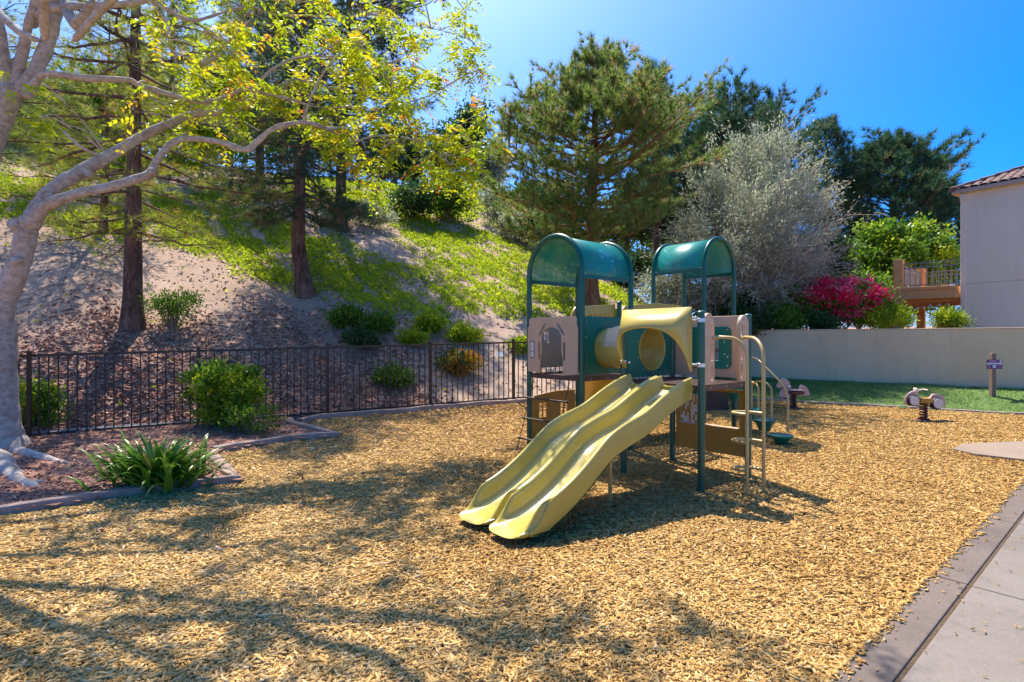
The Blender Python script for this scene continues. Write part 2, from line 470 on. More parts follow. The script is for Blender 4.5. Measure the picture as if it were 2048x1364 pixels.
LITTER_PX = [(-400, 560), (90, 575), (250, 610), (420, 575), (560, 600), (640, 640), (720, 650), (850, 700), (860, 830), (-400, 980)]
def project(V):
    V = np.asarray(V, float)
    Yc = np.maximum(V[:, 1], .01)
    return 1024 + F * V[:, 0] / Yc, HZ - F * (V[:, 2] - EYE) / Yc
def hilltint(X, Y):
    Z = hz(X, Y); px, py = project(np.stack([X, Y, Z], -1))
    d = fd(X, Y)
    t = smooth(6.5, 1.2, d + .8 * wob(X, Y, 1.4, 3)) * smooth(-.4, -3.0, X + .7 * wob(X, Y, 1.7, 8))
    t = np.maximum(t * .85, .10 * smooth(1.0, -2.5, X) * smooth(11, 6, d) * (.5 + .5 * wob(X, Y, 2.2, 5)))
    return np.maximum(t, smooth(4.5, 7, X) * .9)
grid('hillside', np.concatenate([np.arange(-60, -20, 1.0), np.arange(-20, 12, .25), np.arange(12, 70, 1.0)]),
     np.concatenate([np.arange(2, 26, .25), np.arange(26, 110, 1.2)]), hz,
     lambda X, Y: (fd(X, Y) > 0.1) & ((wd(X, Y) > .12) | (X < 5.2)) , M['hill'], hilltint)

# ------------------------------------------------------------------ chips, litter, grass (nobody could count them)
def boxes(C, L, Wd, T, yaw, tilt, roll):
    """N little open-bottomed boxes"""
    N = len(C)
    cy, sy = np.cos(yaw), np.sin(yaw); ct, st = np.cos(tilt), np.sin(tilt); cr, sr = np.cos(roll), np.sin(roll)
    u = np.stack([cy * ct, sy * ct, st], -1)
    v0 = np.stack([-sy, cy, np.zeros(N)], -1)
    n0 = np.cross(u, v0)
    v = v0 * cr[:, None] + n0 * sr[:, None]
    n = np.cross(u, v)
    V = np.empty((N, 8, 3))
    k = 0
    for tz in (0, 1):
        for a, b in ((-1, -1), (1, -.7), (.9, .8), (-.85, 1)):
            V[:, k] = C + u * (a * L / 2)[:, None] + v * (b * Wd / 2)[:, None] + n * (tz * T)[:, None]; k += 1
    fs = np.array([(4, 5, 6, 7), (0, 1, 5, 4), (1, 2, 6, 5), (2, 3, 7, 6), (3, 0, 4, 7)])
    Fc = (np.arange(N)[:, None, None] * 8 + fs[None]).reshape(-1, 4)
    return V.reshape(-1, 3), Fc

def scatter_frustum(N, y0, y1, power=1.6, margin=1.15):
    """points over the ground, denser near the camera"""
    u = RNG.random(N)
    a = 1 - power
    Y = (y0 ** (a + 1) + u * (y1 ** (a + 1) - y0 ** (a + 1))) ** (1 / (a + 1))
    X = (RNG.random(N) * 2 - 1) * (Y * .95 * margin + .8)
    return X, Y

X, Y = scatter_frustum(800000, 2.0, 15.5, 1.45)
k = (fd(X, Y) < -.12) & (cd(X, Y) < -.06) & (sd(X, Y) < .008 + .07 * RNG.random(len(X)) ** 6) & ~inpoly(X, Y, bedpoly)
X, Y = X[k], Y[k]; n = len(X)
heap = .5 + .5 * wob(X, Y, 2.3, 4) * .6 + .4 * wob(X, Y, 7., 1)
sz = (.75 + RNG.random(n) ** 2 * 1.3) * (1 + .05 * Y)
L = .0195 * sz * (.5 + 1.2 * RNG.random(n) ** 1.5 + 1.6 * (RNG.random(n) < .05)); Wd = .0056 * sz * (.5 + .9 * RNG.random(n)); T = .0035 * sz
zc_ = np.where(sd(X, Y) > -.004, .033, gz(X, Y) - .012 + .020 * RNG.random(n) + .010 * heap)
C = np.stack([X, Y, zc_], -1)
V, Fc = boxes(C, L, Wd, T, RNG.random(n) * 2 * math.pi, RNG.normal(0, .20, n), RNG.normal(0, .26, n))
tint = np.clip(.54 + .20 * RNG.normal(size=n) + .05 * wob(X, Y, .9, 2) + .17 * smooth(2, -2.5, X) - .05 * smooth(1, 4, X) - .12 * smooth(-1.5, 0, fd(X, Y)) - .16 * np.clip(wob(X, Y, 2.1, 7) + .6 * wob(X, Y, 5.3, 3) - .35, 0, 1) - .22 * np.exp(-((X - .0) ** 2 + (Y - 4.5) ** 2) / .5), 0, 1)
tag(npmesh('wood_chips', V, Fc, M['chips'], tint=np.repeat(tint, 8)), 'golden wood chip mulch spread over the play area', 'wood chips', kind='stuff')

def litter(name, label, N, poly, fn, dz, size, ylo, yhi, dens=None):
    X, Y = scatter_frustum(N, ylo, yhi, 1.4, 1.1)
    Z = fn(X, Y)
    k = poly(X, Y)
    X, Y, Z = X[k], Y[k], Z[k]; n = len(X)
    s = (.6 + RNG.random(n)) * size
    C = np.stack([X, Y, Z + dz + .012 * RNG.random(n)], -1)
    V, Fc = boxes(C, s * 1.6, s * .65, s * .1, RNG.random(n) * 6.28, RNG.normal(0, .35, n), RNG.normal(0, .4, n))
    t = np.clip(.5 + .24 * RNG.normal(size=n), 0, 1)
    return tag(npmesh(name, V, Fc, M['litter'], tint=np.repeat(t, 8)), label, 'leaf litter', kind='stuff')
litter('bark_litter', 'reddish bark and leaf litter in the planting bed', 42000, lambda X, Y: inpoly(X, Y, bedpoly), gz, .056, .026, 4.6, 12)
litter('leaf_litter', 'brown leaf litter covering the foot of the hillside behind the fence', 170000,
       lambda X, Y: (fd(X, Y) > .1) & (RNG.random(len(X)) < hilltint(X, Y) + .05) & (X < 2.5), hz, .0, .040, 6, 18)
litter('fallen_leaves', 'reddish fallen leaves strewn over the mulch beside the planting bed', 26000,
       lambda X, Y: (~inpoly(X, Y, bedpoly)) & (fd(X, Y) < -.1) & (X < 1) &
       (RNG.random(len(X)) < .75 * np.exp(-np.maximum(-fd(X, Y) - 1.0 - .35 * np.maximum(-X - 2.2, 0), 0) * 1.1)), gz, .018, .024, 4.2, 12)
X = S0[0] + P[0] * 0; ts = RNG.random(420) * 7
off = RNG.random(420) ** 3.2 * 1.6 + .004
pts = S0 + np.outer(ts - .5, P) + np.outer(off, SN)
n = len(pts); s = .5 + RNG.random(n)
V, Fc = boxes(np.c_[pts, np.full(n, .036)], (.020 * s), .005 * s, .002 * s, RNG.random(n) * 6.28, RNG.normal(0, .05, n), RNG.normal(0, .1, n))
tag(npmesh('stray_chips', V, Fc, M['chips'], tint=np.repeat(RNG.random(n) * .6, 8)), 'stray wood chips blown onto the concrete walk', 'wood chips', kind='stuff')

def leafquads(C, L, Wd, D=None, N=None, jitter=.6):
    """diamond leaves at C, long axis D (random if None), width axis random"""
    n = len(C)
    if D is None: D = RNG.normal(size=(n, 3))
    else: D = D + jitter * RNG.normal(size=(n, 3))
    D = D / (np.linalg.norm(D, axis=1)[:, None] + 1e-9)
    R = RNG.normal(size=(n, 3)) if N is None else N + .5 * RNG.normal(size=(n, 3))
    S = np.cross(D, R); S /= np.linalg.norm(S, axis=1)[:, None] + 1e-9
    L = np.broadcast_to(L, (n,))[:, None]; Wd = np.broadcast_to(Wd, (n,))[:, None]
    V = np.empty((n, 4, 3))
    V[:, 0] = C; V[:, 1] = C + D * L * .45 + S * Wd * .5; V[:, 2] = C + D * L; V[:, 3] = C + D * L * .45 - S * Wd * .5
    return V.reshape(-1, 3), np.arange(n * 4).reshape(n, 4)

GREEN = [[(-80, 345), (60, 350), (125, 372), (115, 400), (92, 445), (-80, 450)],
         [(95, 440), (250, 402), (420, 385), (540, 425), (640, 465), (720, 505), (830, 532), (900, 575), (955, 628), (900, 655), (800, 622), (700, 608), (620, 592), (500, 560), (430, 515), (300, 485), (150, 482)],
         [(790, 470), (870, 440), (960, 462), (1050, 500), (1180, 560), (1300, 580), (1340, 640), (1300, 660), (1150, 640), (1040, 642), (960, 604), (900, 560), (840, 510)],
         [(395, 360), (470, 364), (560, 388), (540, 396), (420, 380)],
         [(560, 380), (800, 400), (870, 440), (790, 455), (640, 420)], [(560, 322), (900, 330), (980, 440), (800, 440), (560, 390)], [(100, 300), (380, 312), (380, 352), (100, 345)]]
N = 700000
X = RNG.random(N) * 46 - 30; Y = 8 + RNG.random(N) * 26
Z = hz(X, Y); px, py = project(np.stack([X, Y, Z], -1))
jx = 16 * wob(X, Y, 2.6, 1) + 10 * RNG.normal(size=N); jy = 9 * wob(X, Y, 3.1, 6) + 5 * RNG.normal(size=N)
k = np.zeros(N, bool)
for g_ in GREEN: k |= inpoly(px + jx, py + jy, g_)
k |= (RNG.random(N) < .003)
patch = wob(X, Y, 1.5, 9) + .8 * wob(X, Y, 4.1, 2) + .5 * wob(X, Y, 9.3, 4)
k &= (fd(X, Y) > .6) & (patch > -.36 + .35 * RNG.normal(size=N)) & ((wd(X, Y) > .3) | (X < 4.5))
X, Y, Z = X[k], Y[k], Z[k]; n = len(X)
hgt = .03 + .09 * RNG.random(n) * np.clip(.6 + patch[k], .2, 1.4)
C = np.stack([X, Y, Z + hgt * .6], -1)
D = np.c_[RNG.normal(size=(n, 2)) * .8, .5 + RNG.random(n)]
V, Fc = leafquads(C, .06 + .07 * RNG.random(n), .045 + .03 * RNG.random(n), D, None, .3)
tag(npmesh('ground_cover', V, Fc, M['cover'], tint=np.repeat(np.clip(.5 + .16 * patch[k] + .2 * RNG.normal(size=n), 0, 1), 4)),
    'bright yellow green ground cover growing over the hillside', 'ground cover', kind='stuff')

N = 110000
X = 4 + RNG.random(N) * 11; Y = 9 + RNG.random(N) * 12
k = (cd(X, Y) > .03) & (wd(X, Y) < -.02)
X, Y = X[k], Y[k]; n = len(X); Z = lawnz(X, Y)
D = np.c_[RNG.normal(size=(n, 2)) * .7, np.full(n, .8)]
V, Fc = leafquads(np.stack([X, Y, Z - .01], -1), .045 + .04 * RNG.random(n), .010, D, None, .2)
tag(npmesh('lawn_grass', V, Fc, M['grass'], tint=np.repeat(np.clip(.60 + .35 * wob(X, Y, 1.2, 3) + .25 * wob(X, Y, 4.3, 1) + .2 * RNG.normal(size=n), 0, 1), 4)),
    'short green grass of the lawn strip below the garden wall', 'grass', kind='stuff')

# ------------------------------------------------------------------ pavement, curbs
ZW = .030
def slab(name, a0, a1, b0, b1, z0, z1, mat, bev=.008, origin=S0, kind='structure'):
    m = MB(); o = origin + P * a0 + SN * b0
    m.box((o[0], o[1], z0), (*(P * (a1 - a0)), 0), (*(SN * (b1 - b0)), 0), (0, 0, z1 - z0))
    return tag(m.build(name, mat, bevel=bev), kind=kind)
bj = [-3.2, -.2, 1.75, 3.6, 5.6, 8.2, 11, 14]
for i in range(len(bj) - 1):
    slab('pavement_border', bj[i] + .006, bj[i + 1] - .006, 0, .20, -.2, ZW, M['band'])
    slab('pavement', bj[i] + .006, bj[i + 1] - .006, .222, 2.6, -.2, ZW - .004, M['walk'])
m = MB()
o = S0 + P * -3 + SN * .1
m.box((o[0], o[1], -.25), (*(P * 17), 0), (*(SN * .2), 0), (0, 0, .25 + ZW - .010))
tag(m.build('pavement_joint', M['crumbs']), kind='structure')
# concrete pad partly buried in the mulch
m = MB()
pad = [(6.42, 8.02), (6.45, 7.62), (6.86, 7.22), (9.6, 7.2), (9.6, 8.85), (7.5, 8.5), (6.85, 8.36)]
m.add([(x, y, -.1) for x, y in pad] + [(x, y, .045) for x, y in pad],
      [tuple(range(7, 14))] + [(i, (i + 1) % 7, 7 + (i + 1) % 7, 7 + i) for i in range(7)])
tag(m.build('concrete_path', M['pad'], bevel=.01), kind='structure')

def curb_line(name, pts, width, h, mat, fn, side=1, label=None):
    """a curb along a polyline: real step with rounded edges"""
    pts = [np.array(p_, float) for p_ in pts]
    dense = []
    for a, b in zip(pts[:-1], pts[1:]):
        n_ = max(1, int(np.linalg.norm(b - a) / .25))
        dense += [a + (b - a) * i / n_ for i in range(n_)]
    dense.append(pts[-1]); dense = np.array(dense)
    T_ = np.gradient(dense, axis=0); T_ /= np.linalg.norm(T_, axis=1)[:, None]
    Nn = np.stack([-T_[:, 1], T_[:, 0]], -1) * side
    prof = [(0, -.1), (0, h - .015), (.012, h), (width - .012, h), (width, h - .015), (width, -.1)]
    m_ = MB(); kk = len(prof)
    V = []
    for i, p_ in enumerate(dense):
        g = float(fn(p_[0], p_[1])) + .006 * math.sin(i * 1.7)
        for a, b in prof:
            q_ = p_ + Nn[i] * a
            V.append((q_[0], q_[1], g + b))
    Fs = [(i * kk + j, i * kk + j + 1, (i + 1) * kk + j + 1, (i + 1) * kk + j) for i in range(len(dense) - 1) for j in range(kk - 1)]
    Fs += [tuple(range(kk)), tuple((len(dense) - 1) * kk + j for j in range(kk))[::-1]]
    m_.add(V, Fs)
    return m_.build(name, mat, smoothed=True)
tag(curb_line('planter_curb', bed[:6], .13, .085, M['curb'], gz, 1), kind='structure')
tag(curb_line('planter_curb', bed[6:] , .13, .085, M['curb'], gz, 1), kind='structure')
tag(curb_line('fence_curb', [corner + FT * .16] + [fence_pt(t, -.20) for t in np.linspace(tcorner + .5, fence_end, 8)], .12, .08, M['curb'], gz, 1), kind='structure')
tag(curb_line('lawn_curb', [C0 - CT * 3, C0, C1, C1 + CT * 4], .11, .05, M['curb'], gz, -1), kind='structure')
m = MB()
for a, b in ((-13, tcorner + .2),):
    A_, B_ = fence_pt(a, .0), fence_pt(b, .0)
    ga, gb = float(gz(*A_)), float(gz(*B_))
    m.box((*A_, ga - .2), (B_[0] - A_[0], B_[1] - A_[1], gb - ga), (*(FN * .3), 0), (0, 0, .27))
tag(m.build('drain_curb', mottled('drain_concrete', (.13, .12, .13), (.20, .19, .20), 6, .9), bevel=.01), kind='structure')

# ------------------------------------------------------------------ metal fence
fence = empty('metal_fence', (0, 0, 0), 'long dark brown metal picket fence between the mulch and the hillside', 'fence')
post_t = []
for x in (-330, 58, 397, 655, 861, 1027):
    kx = (x - 1024) / F
    post_t.append((kx * F0[1] - F0[0]) / (FT[0] - kx * FT[1]))
post_t += [2.0, fence_end]
def fbase(t):
    q_ = fence_pt(t); return np.array([q_[0], q_[1], .36 + .0233 * min(q_[0], 0) if q_[0] < 1.5 else .36 - .0 * q_[0]])
for t in post_t:
    b = fbase(t); m = MB()
    m.bar(b - [0, 0, .2], b + [0, 0, 1.25], .05, .05, up=(FN[0], FN[1], 0))
    m.bar(b + [0, 0, 1.25], b + [0, 0, 1.265], .062, .062, up=(FN[0], FN[1], 0))
    m.build('fence_post', M['fence'], fence)
for a, b in zip(post_t[:-1], post_t[1:]):
    A_, B_ = fbase(a), fbase(b); m = MB()
    d = (B_ - A_) / np.linalg.norm(B_ - A_)
    A2, B2 = A_ + d * .027, B_ - d * .027
    m.bar(A2 + [0, 0, 1.20], B2 + [0, 0, 1.20], .034, .034)
    m.bar(A2 + [0, 0, .07], B2 + [0, 0, .07], .03, .03)
    nb = max(2, int(round((b - a) / .112)))
    for i in range(1, nb):
        q_ = A_ + (B_ - A_) * i / nb
        m.bar(q_ + [0, 0, .08], q_ + [0, 0, 1.20], .016, .016, up=(FN[0], FN[1], 0))
    m.build('picket_panel', M['fence'], fence)

# ------------------------------------------------------------------ garden wall
gw = empty('garden_wall', (0, 0, 0), 'long sand coloured stucco garden wall behind the lawn strip', 'wall')
a = W0 - WT * 6; b = W0 + WT * 9.4
m = MB(); m.box((*a, -.2), (*(b - a), 0), (*(WN * .22), 0), (0, 0, 2.085)); m.build('wall', M['wall_stucco'], gw, bevel=.02)
m = MB(); o = a - WN * .012; m.box((*o, 1.885), (*(b - a), 0), (*(WN * .244), 0), (0, 0, .02)); m.build('cap', M['wall_stucco'], gw, bevel=.008)

# ------------------------------------------------------------------ neighbouring house
hs = empty('stucco_house', (16.3, 20, 1.5), 'pale grey stucco house with barrel tile roof behind the garden wall', 'house')
H0 = at(1924, 676, 20.)[:2]; HT = np.array([.56, -.828]); HN = np.array([HT[1], -HT[0]])      # HN points out of the wall (towards the camera)
if HN @ np.array([-1, -1]) < 0: HN = -HN
R0 = np.array(hs.location)
ztop, zj = 6.88, EYE + (676 - 568) / F * 20
def hb(m_, a0, a1, n0, n1, z0, z1):
    o_ = H0 + HT * a0 + HN * n0
    m_.box((*o_, z0), (*(HT * (a1 - a0)), 0), (*(HN * (n1 - n0)), 0), (0, 0, z1 - z0))
m = MB(); hb(m, 0, 14, -9, 0, 1.2, zj - .012); hb(m, .0, 14, -9, 0, zj + .012, ztop); hb(m, .01, 13.9, -8.9, -.02, zj - .02, zj + .02)
m.build('wall', M['stucco'], hs, rel=R0)
m = MB(); hb(m, -.02, .13, .0, .10, 1.3, ztop - .25)
hb(m, -.03, .16, .0, .13, ztop - .25, ztop - .02)
m.build('downspout', M['stucco'], hs, bevel=.015, rel=R0)
OV = .16
m = MB(); hb(m, -OV, 14.4, -9 - OV, OV, ztop + .002, ztop + .05)
m.build('soffit', mottled('soffit_paint', (.50, .36, .14), (.55, .40, .17), 6, .8), hs, rel=R0)
m = MB(); hb(m, -OV - .02, 14.4, OV, OV + .07, ztop - .0, ztop + .15); hb(m, -OV - .09, -OV - .02, -9.4, OV + .07, ztop, ztop + .15)
m.build('gutter', M['fascia'], hs, bevel=.02, rel=R0)
# hipped barrel-tile roof: front slope and side slope as tiled sheets
def tile_roof():
    m_ = MB(); sl_ = math.tan(math.radians(23)); per, row = .27, .36
    def sheet(org, along, inward, length, depth, hipL):
        nu, nv = int(length / (per / 6)), int(depth / (row / 3))
        V = []; ok = {}
        for j in range(nv + 1):
            v_ = depth * j / nv
            for i in range(nu + 1):
                u_ = length * i / nu
                ph = (u_ / per) % 1
                h_ = .075 * math.sqrt(max(0, 1 - (2 * ph - 1) ** 2)) + .035 * (1 - ((v_ + .001) / row) % 1)
                q_ = org + along * u_ + inward * v_
                V.append((q_[0], q_[1], ztop + .10 + v_ * sl_ + h_))
                ok[(i, j)] = u_ >= hipL * v_ - .02
        Fs = []
        for j in range(nv):
            for i in range(nu):
                if all(ok[(i + a_, j + b_)] for a_, b_ in ((0, 0), (1, 0), (0, 1), (1, 1))):
                    r = j * (nu + 1) + i
                    Fs.append((r, r + 1, r + nu + 2, r + nu + 1))
        m_.add(V, Fs)
    c0 = H0 - HT * (OV + .1) + HN * (OV + .1)
    sheet(c0, HT, -HN, 14, 3.4, 1.0)
    return m_, c0, sl_
m, c0, sl_ = tile_roof()
m.build('roof', M['tile'], hs, smoothed=False, rel=R0)
m = MB()
for i in range(10):   # hip tiles and ridge tiles
    a_ = c0 + (HT - HN) * (3.4 * i / 10); b_ = c0 + (HT - HN) * (3.4 * (i + 1.15) / 10)
    m.tube([(*a_, ztop + .17 + 3.4 * i / 10 * sl_), (*b_, ztop + .15 + 3.4 * (i + 1.15) / 10 * sl_)], [.10, .085], 8)
rz = ztop + .19 + 3.4 * sl_
for i in range(22):
    a_ = c0 + (HT - HN) * 3.4 + HT * (.42 * i)
    m.tube([(*a_, rz), (*(a_ + HT * .47), rz - .012)], [.10, .085], 8)
m.build('ridge_tile', M['tile'], hs, smoothed=True, rel=R0)
m = MB(); e_ = c0 + (HT - HN) * 3.4    # rear and side slopes
z0_ = ztop + .10; z1_ = rz - .06
bk = c0 - HN * 9.8
m.add([(*c0, z0_), (*e_, z1_), (*(bk + (HT + HN) * 3.4), z1_), (*bk, z0_), (*(bk + HT * 15), z0_), (*(e_ + HT * 11), z1_), (*(bk + HN * 3.4 + HT * 15), z1_)],
      [(0, 3, 2, 1), (3, 4, 6, 2), (1, 2, 6, 5)])
m.build('rear_roof', M['tile'], hs, rel=R0)

# ------------------------------------------------------------------ balcony on the next building
YB = 21.2
b0 = at(1802, 676, YB)
bal = empty('balcony', (b0[0], b0[1], 1.9), 'orange stucco balcony with grey iron railing beside the grey house', 'balcony')
BR = np.array(bal.location)
BT = np.array([.682, -.731]); BN = np.array([.731, .682])     # along the front, and back
def bb(m_, a0, a1, n0, n1, z0, z1):
    o_ = b0[:2] + BT * a0 + BN * n0
    m_.box((*o_, z0), (*(BT * (a1 - a0)), 0), (*(BN * (n1 - n0)), 0), (0, 0, z1 - z0))
zs0 = EYE + (676 - 600) / F * YB; zs1 = EYE + (676 - 577) / F * YB
m = MB(); bb(m, -.26, 1.72, -.30, 4.0, zs0, zs1 - .12); bb(m, -.30, 1.72, -.34, 4.0, zs1 - .12, zs1); m.build('slab', M['terracotta'], bal, bevel=.015, rel=BR)
zp = EYE + (676 - 520) / F * YB
for a0, n0, zt in ((-.20, -.22, zp), (-.20, 3.6, zp - .02)):
    m = MB(); bb(m, a0, a0 + .30, n0, n0 + .30, zs1, zt); m.build('corner_post', M['terracotta'], bal, bevel=.015, rel=BR)
for a0, n0 in ((-.19, -.20), (-.19, 3.6)):
    m = MB(); bb(m, a0, a0 + .28, n0, n0 + .28, 1.5, zs0); m.build('column', M['terracotta'], bal, bevel=.015, rel=BR)
def railing(A_, B_, z0, z1, name):
    m_ = MB(); n_ = max(2, int(np.linalg.norm(B_ - A_) / .16))
    for z_ in (z0 + .08, z1 - .16, z1):
        m_.bar((*A_, z_), (*B_, z_), .035, .035)
    for i in range(n_ + 1):
        q_ = A_ + (B_ - A_) * i / n_
        m_.bar((*q_, z0 + .09), (*q_, z1), .022, .022, up=(1, 0, 0))
    m_.build(name, M['iron'], bal, rel=BR)
railing(b0[:2] + BT * .12 + BN * -.07, b0[:2] + BT * 1.7 + BN * -.07, zs1, zp - .18, 'front_railing')
railing(b0[:2] + BT * -.05 + BN * .10, b0[:2] + BT * -.05 + BN * 3.58, zs1, zp - .18, 'side_railing')
railing(b0[:2] + BT * .12 + BN * 3.75, b0[:2] + BT * 1.7 + BN * 3.75, zs1, zp - .18, 'rear_railing')
m = MB()
for i in range(9):
    bb(m, -.2, 1.7, .35 + i * .4, .43 + i * .4, zs0 - .12, zs0 - .004)
m.build('joist', M['terracotta'], bal, rel=BR)
lights = empty('string_lights', (b0[0], b0[1], zs0 - .2), 'string of small white bulbs hanging under the orange balcony', 'string lights')
LR = np.array(lights.location)
wire = []
for i in range(25):
    q_ = b0[:2] + BT * (.05 + .068 * i) + BN * .25
    wire.append((*q_, zs0 - .17 - .10 * abs(math.sin(i * math.pi / 4))))
m = MB(); m.tube(wire, .008, 5); m.build('wire', M['black'], lights, rel=LR)
for i in (0, 3, 6, 9, 12, 16, 20):
    m = MB(); m.lathe((wire[i][0], wire[i][1], wire[i][2] - .12), [(.005, 0), (.04, .02), (.05, .05), (.035, .09), (.015, .12)], 10)
    m.build('bulb', M['white'], lights, smoothed=True, rel=LR)

# ------------------------------------------------------------------ purple sign on a post
sp = hit(1985, 793, lawnz)
sg = empty('notice_sign', sp, 'small purple and white notice sign on a brown post in the lawn', 'sign')
m = MB(); m.box((-.048, -.048, -.15), (.096, 0, 0), (0, .096, 0), (0, 0, .15 + 86 / F * sp[1])); m.build('post', M['wood_post'], sg, bevel=.008)
zc = (793 - 729) / F * sp[1]; hw, hh = 15.6 / F * sp[1], 9.2 / F * sp[1]
def plate(m_, x0, x1, z0, z1, y0, t, r):
    loop = []
    for cx, cz, a0 in ((x1 - r, z1 - r, 0), (x0 + r, z1 - r, 90), (x0 + r, z0 + r, 180), (x1 - r, z0 + r, 270)):
        for i in range(5):
            a_ = math.radians(a0 + i * 22.5); loop.append((cx + r * math.cos(a_), cz + r * math.sin(a_)))
    n_ = len(loop)
    m_.add([(x, y0, z) for x, z in loop] + [(x, y0 - t, z) for x, z in loop],
           [tuple(range(n_)), tuple(range(n_, 2 * n_))[::-1]] + [(i, n_ + i, n_ + (i + 1) % n_, (i + 1) % n_) for i in range(n_)])
m = MB(); plate(m, -hw, hw, zc - hh, zc + hh, -.05, .006, .02); pl = m.build('plate', M['purple'], sg)
m = MB(); plate(m, -hw * .97, hw * .97, zc - hh * .02, zc + hh * .32, -.0565, .001, .003); m.build('band', M['white'], pl)
m = MB()
for x0, x1, z0, z1 in ((-.74, .30, .50, .86), (-.90, -.42, -.36, -.14), (-.88, -.55, -.78, -.56), (.36, .90, -.36, -.12), (.40, .90, -.80, -.60)):
    plate(m, x0 * hw, x1 * hw, zc + z0 * hh, zc + z1 * hh, -.0565, .001, .003)
m.build('lettering', M['lilac'], pl)
m = MB()
plate(m, .62 * hw, .92 * hw, zc + .36 * hh, zc + .90 * hh, -.0565, .001, .02)
m.build('emblem', M['white'], pl)
m = MB()
plate(m, -.26 * hw, .20 * hw, zc - .82 * hh, zc - .14 * hh, -.0565, .001, .030)
m.build('emblem', M['white'], pl)

# ------------------------------------------------------------------ the climbing structure
S = 1.033; DZ = 1.14
A2 = np.array([2.02, 5.87]); FR = np.array([.921, 7.235]); Q1 = np.array([3.31, 9.48])
ROOT = empty('climbing_structure', (A2[0], A2[1], 0), 'green, tan and yellow playground climber with two arched teal roofs and double wave slide', 'playground set')
RR = np.array([A2[0], A2[1], 0])
def pq(o, a, b): return o + P * a + Q * b
def part(m, name, mat, parent=None, **k): return m.build(name, mat, parent or ROOT, rel=RR, **k)
PR = .038
def post(xy, top, cap=True):
    g = float(gz(*xy)); m = MB()
    m.tube([(xy[0], xy[1], g - .15), (xy[0], xy[1], top)], PR, 16)
    if cap: m.lathe((xy[0], xy[1], top - .012), [(PR + .006, 0), (PR + .006, .018), (PR - .008, .03), (.005, .034)], 16)
    return part(m, 'post', M['post'], smoothed=True)
T2 = {'A': A2, 'B': pq(A2, S, 0), 'D': pq(A2, 0, S), 'E': pq(A2, S, S)}
T1 = {'FR': FR, 'RR': pq(FR, S, 0), 'FL': pq(FR, 0, S), 'RL': pq(FR, S, S)}
T3 = {'1': Q1, '2': pq(Q1, S, 0), '3': pq(Q1, 0, S), '4': pq(Q1, S, S)}
MP = pq(FR, 2 * S, S)
post(T2['A'], 1.925); post(T2['B'], 1.92); post(T2['D'], 1.72); post(T2['E'], 1.93)
post(MP, 2.26); post(pq(FR, 2 * S, 0), 2.1)
ARCHES = []
def arch_tower(C, eave, names):
    """two arched frames carrying a barrel cover"""
    spring = eave + .07; r = S / 2
    for a, b in ((names[0], names[1]), (names[2], names[3])):
        pa, pb = C[a], C[b]; mid = (pa + pb) / 2; dirv = (pb - pa) / S
        ga, gb = float(gz(*pa)), float(gz(*pb))
        pts = [(*pa, ga - .15), (*pa, spring * .5), (*pa, spring)]
        for i in range(1, 24):
            t = math.pi * i / 24
            q_ = mid - dirv * r * math.cos(t); pts.append((*q_, spring + r * math.sin(t) * 1.0))
        pts += [(*pb, spring), (*pb, spring * .5), (*pb, gb - .15)]
        m = MB(); m.tube(pts, PR * .98, 14); part(m, 'arch_frame', M['post'], smoothed=True)
    pa, pb, pc = C[names[0]], C[names[1]], C[names[2]]
    mid = (pa + pb) / 2; dirv = (pb - pa) / S; axis = (pc - pa) / S
    m = MB(); n_ = 28; rc = r - .005
    prof = [(-rc, eave - spring)] + [(-rc * math.cos(math.pi * i / n_), rc * math.sin(math.pi * i / n_)) for i in range(n_ + 1)] + [(rc, eave - spring)]
    V = []
    for k_, off in enumerate((.02, S * .5, S - .02)):
        for a_, b_ in prof:
            q_ = mid + dirv * a_ + axis * off; V.append((*q_, spring + b_ + .0))
    L_ = len(prof)
    m.add(V, [(i + r_ * L_, i + 1 + r_ * L_, i + 1 + (r_ + 1) * L_, i + (r_ + 1) * L_) for r_ in range(2) for i in range(L_ - 1)])
    cv = part(m, 'canopy', M['canopy'], smoothed=True)
    sm_ = cv.modifiers.new('thick', 'SOLIDIFY'); sm_.thickness = .004; sm_.offset = 0
    for sgn in (-1, 1):
        m = MB(); s0 = mid + dirv * sgn * (rc - .004) + axis * .045; s1 = mid + dirv * sgn * (rc - .004) + axis * (S - .045)
        m.bar((*s0, eave - .005), (*s1, eave - .005), .022, .05)
        part(m, 'eave_bar', M['post'])
    ARCHES.append((C, eave, names, cv))
arch_tower(T1, 2.475, ('FL', 'FR', 'RL', 'RR'))
arch_tower(T3, 2.84, ('1', '2', '3', '4'))

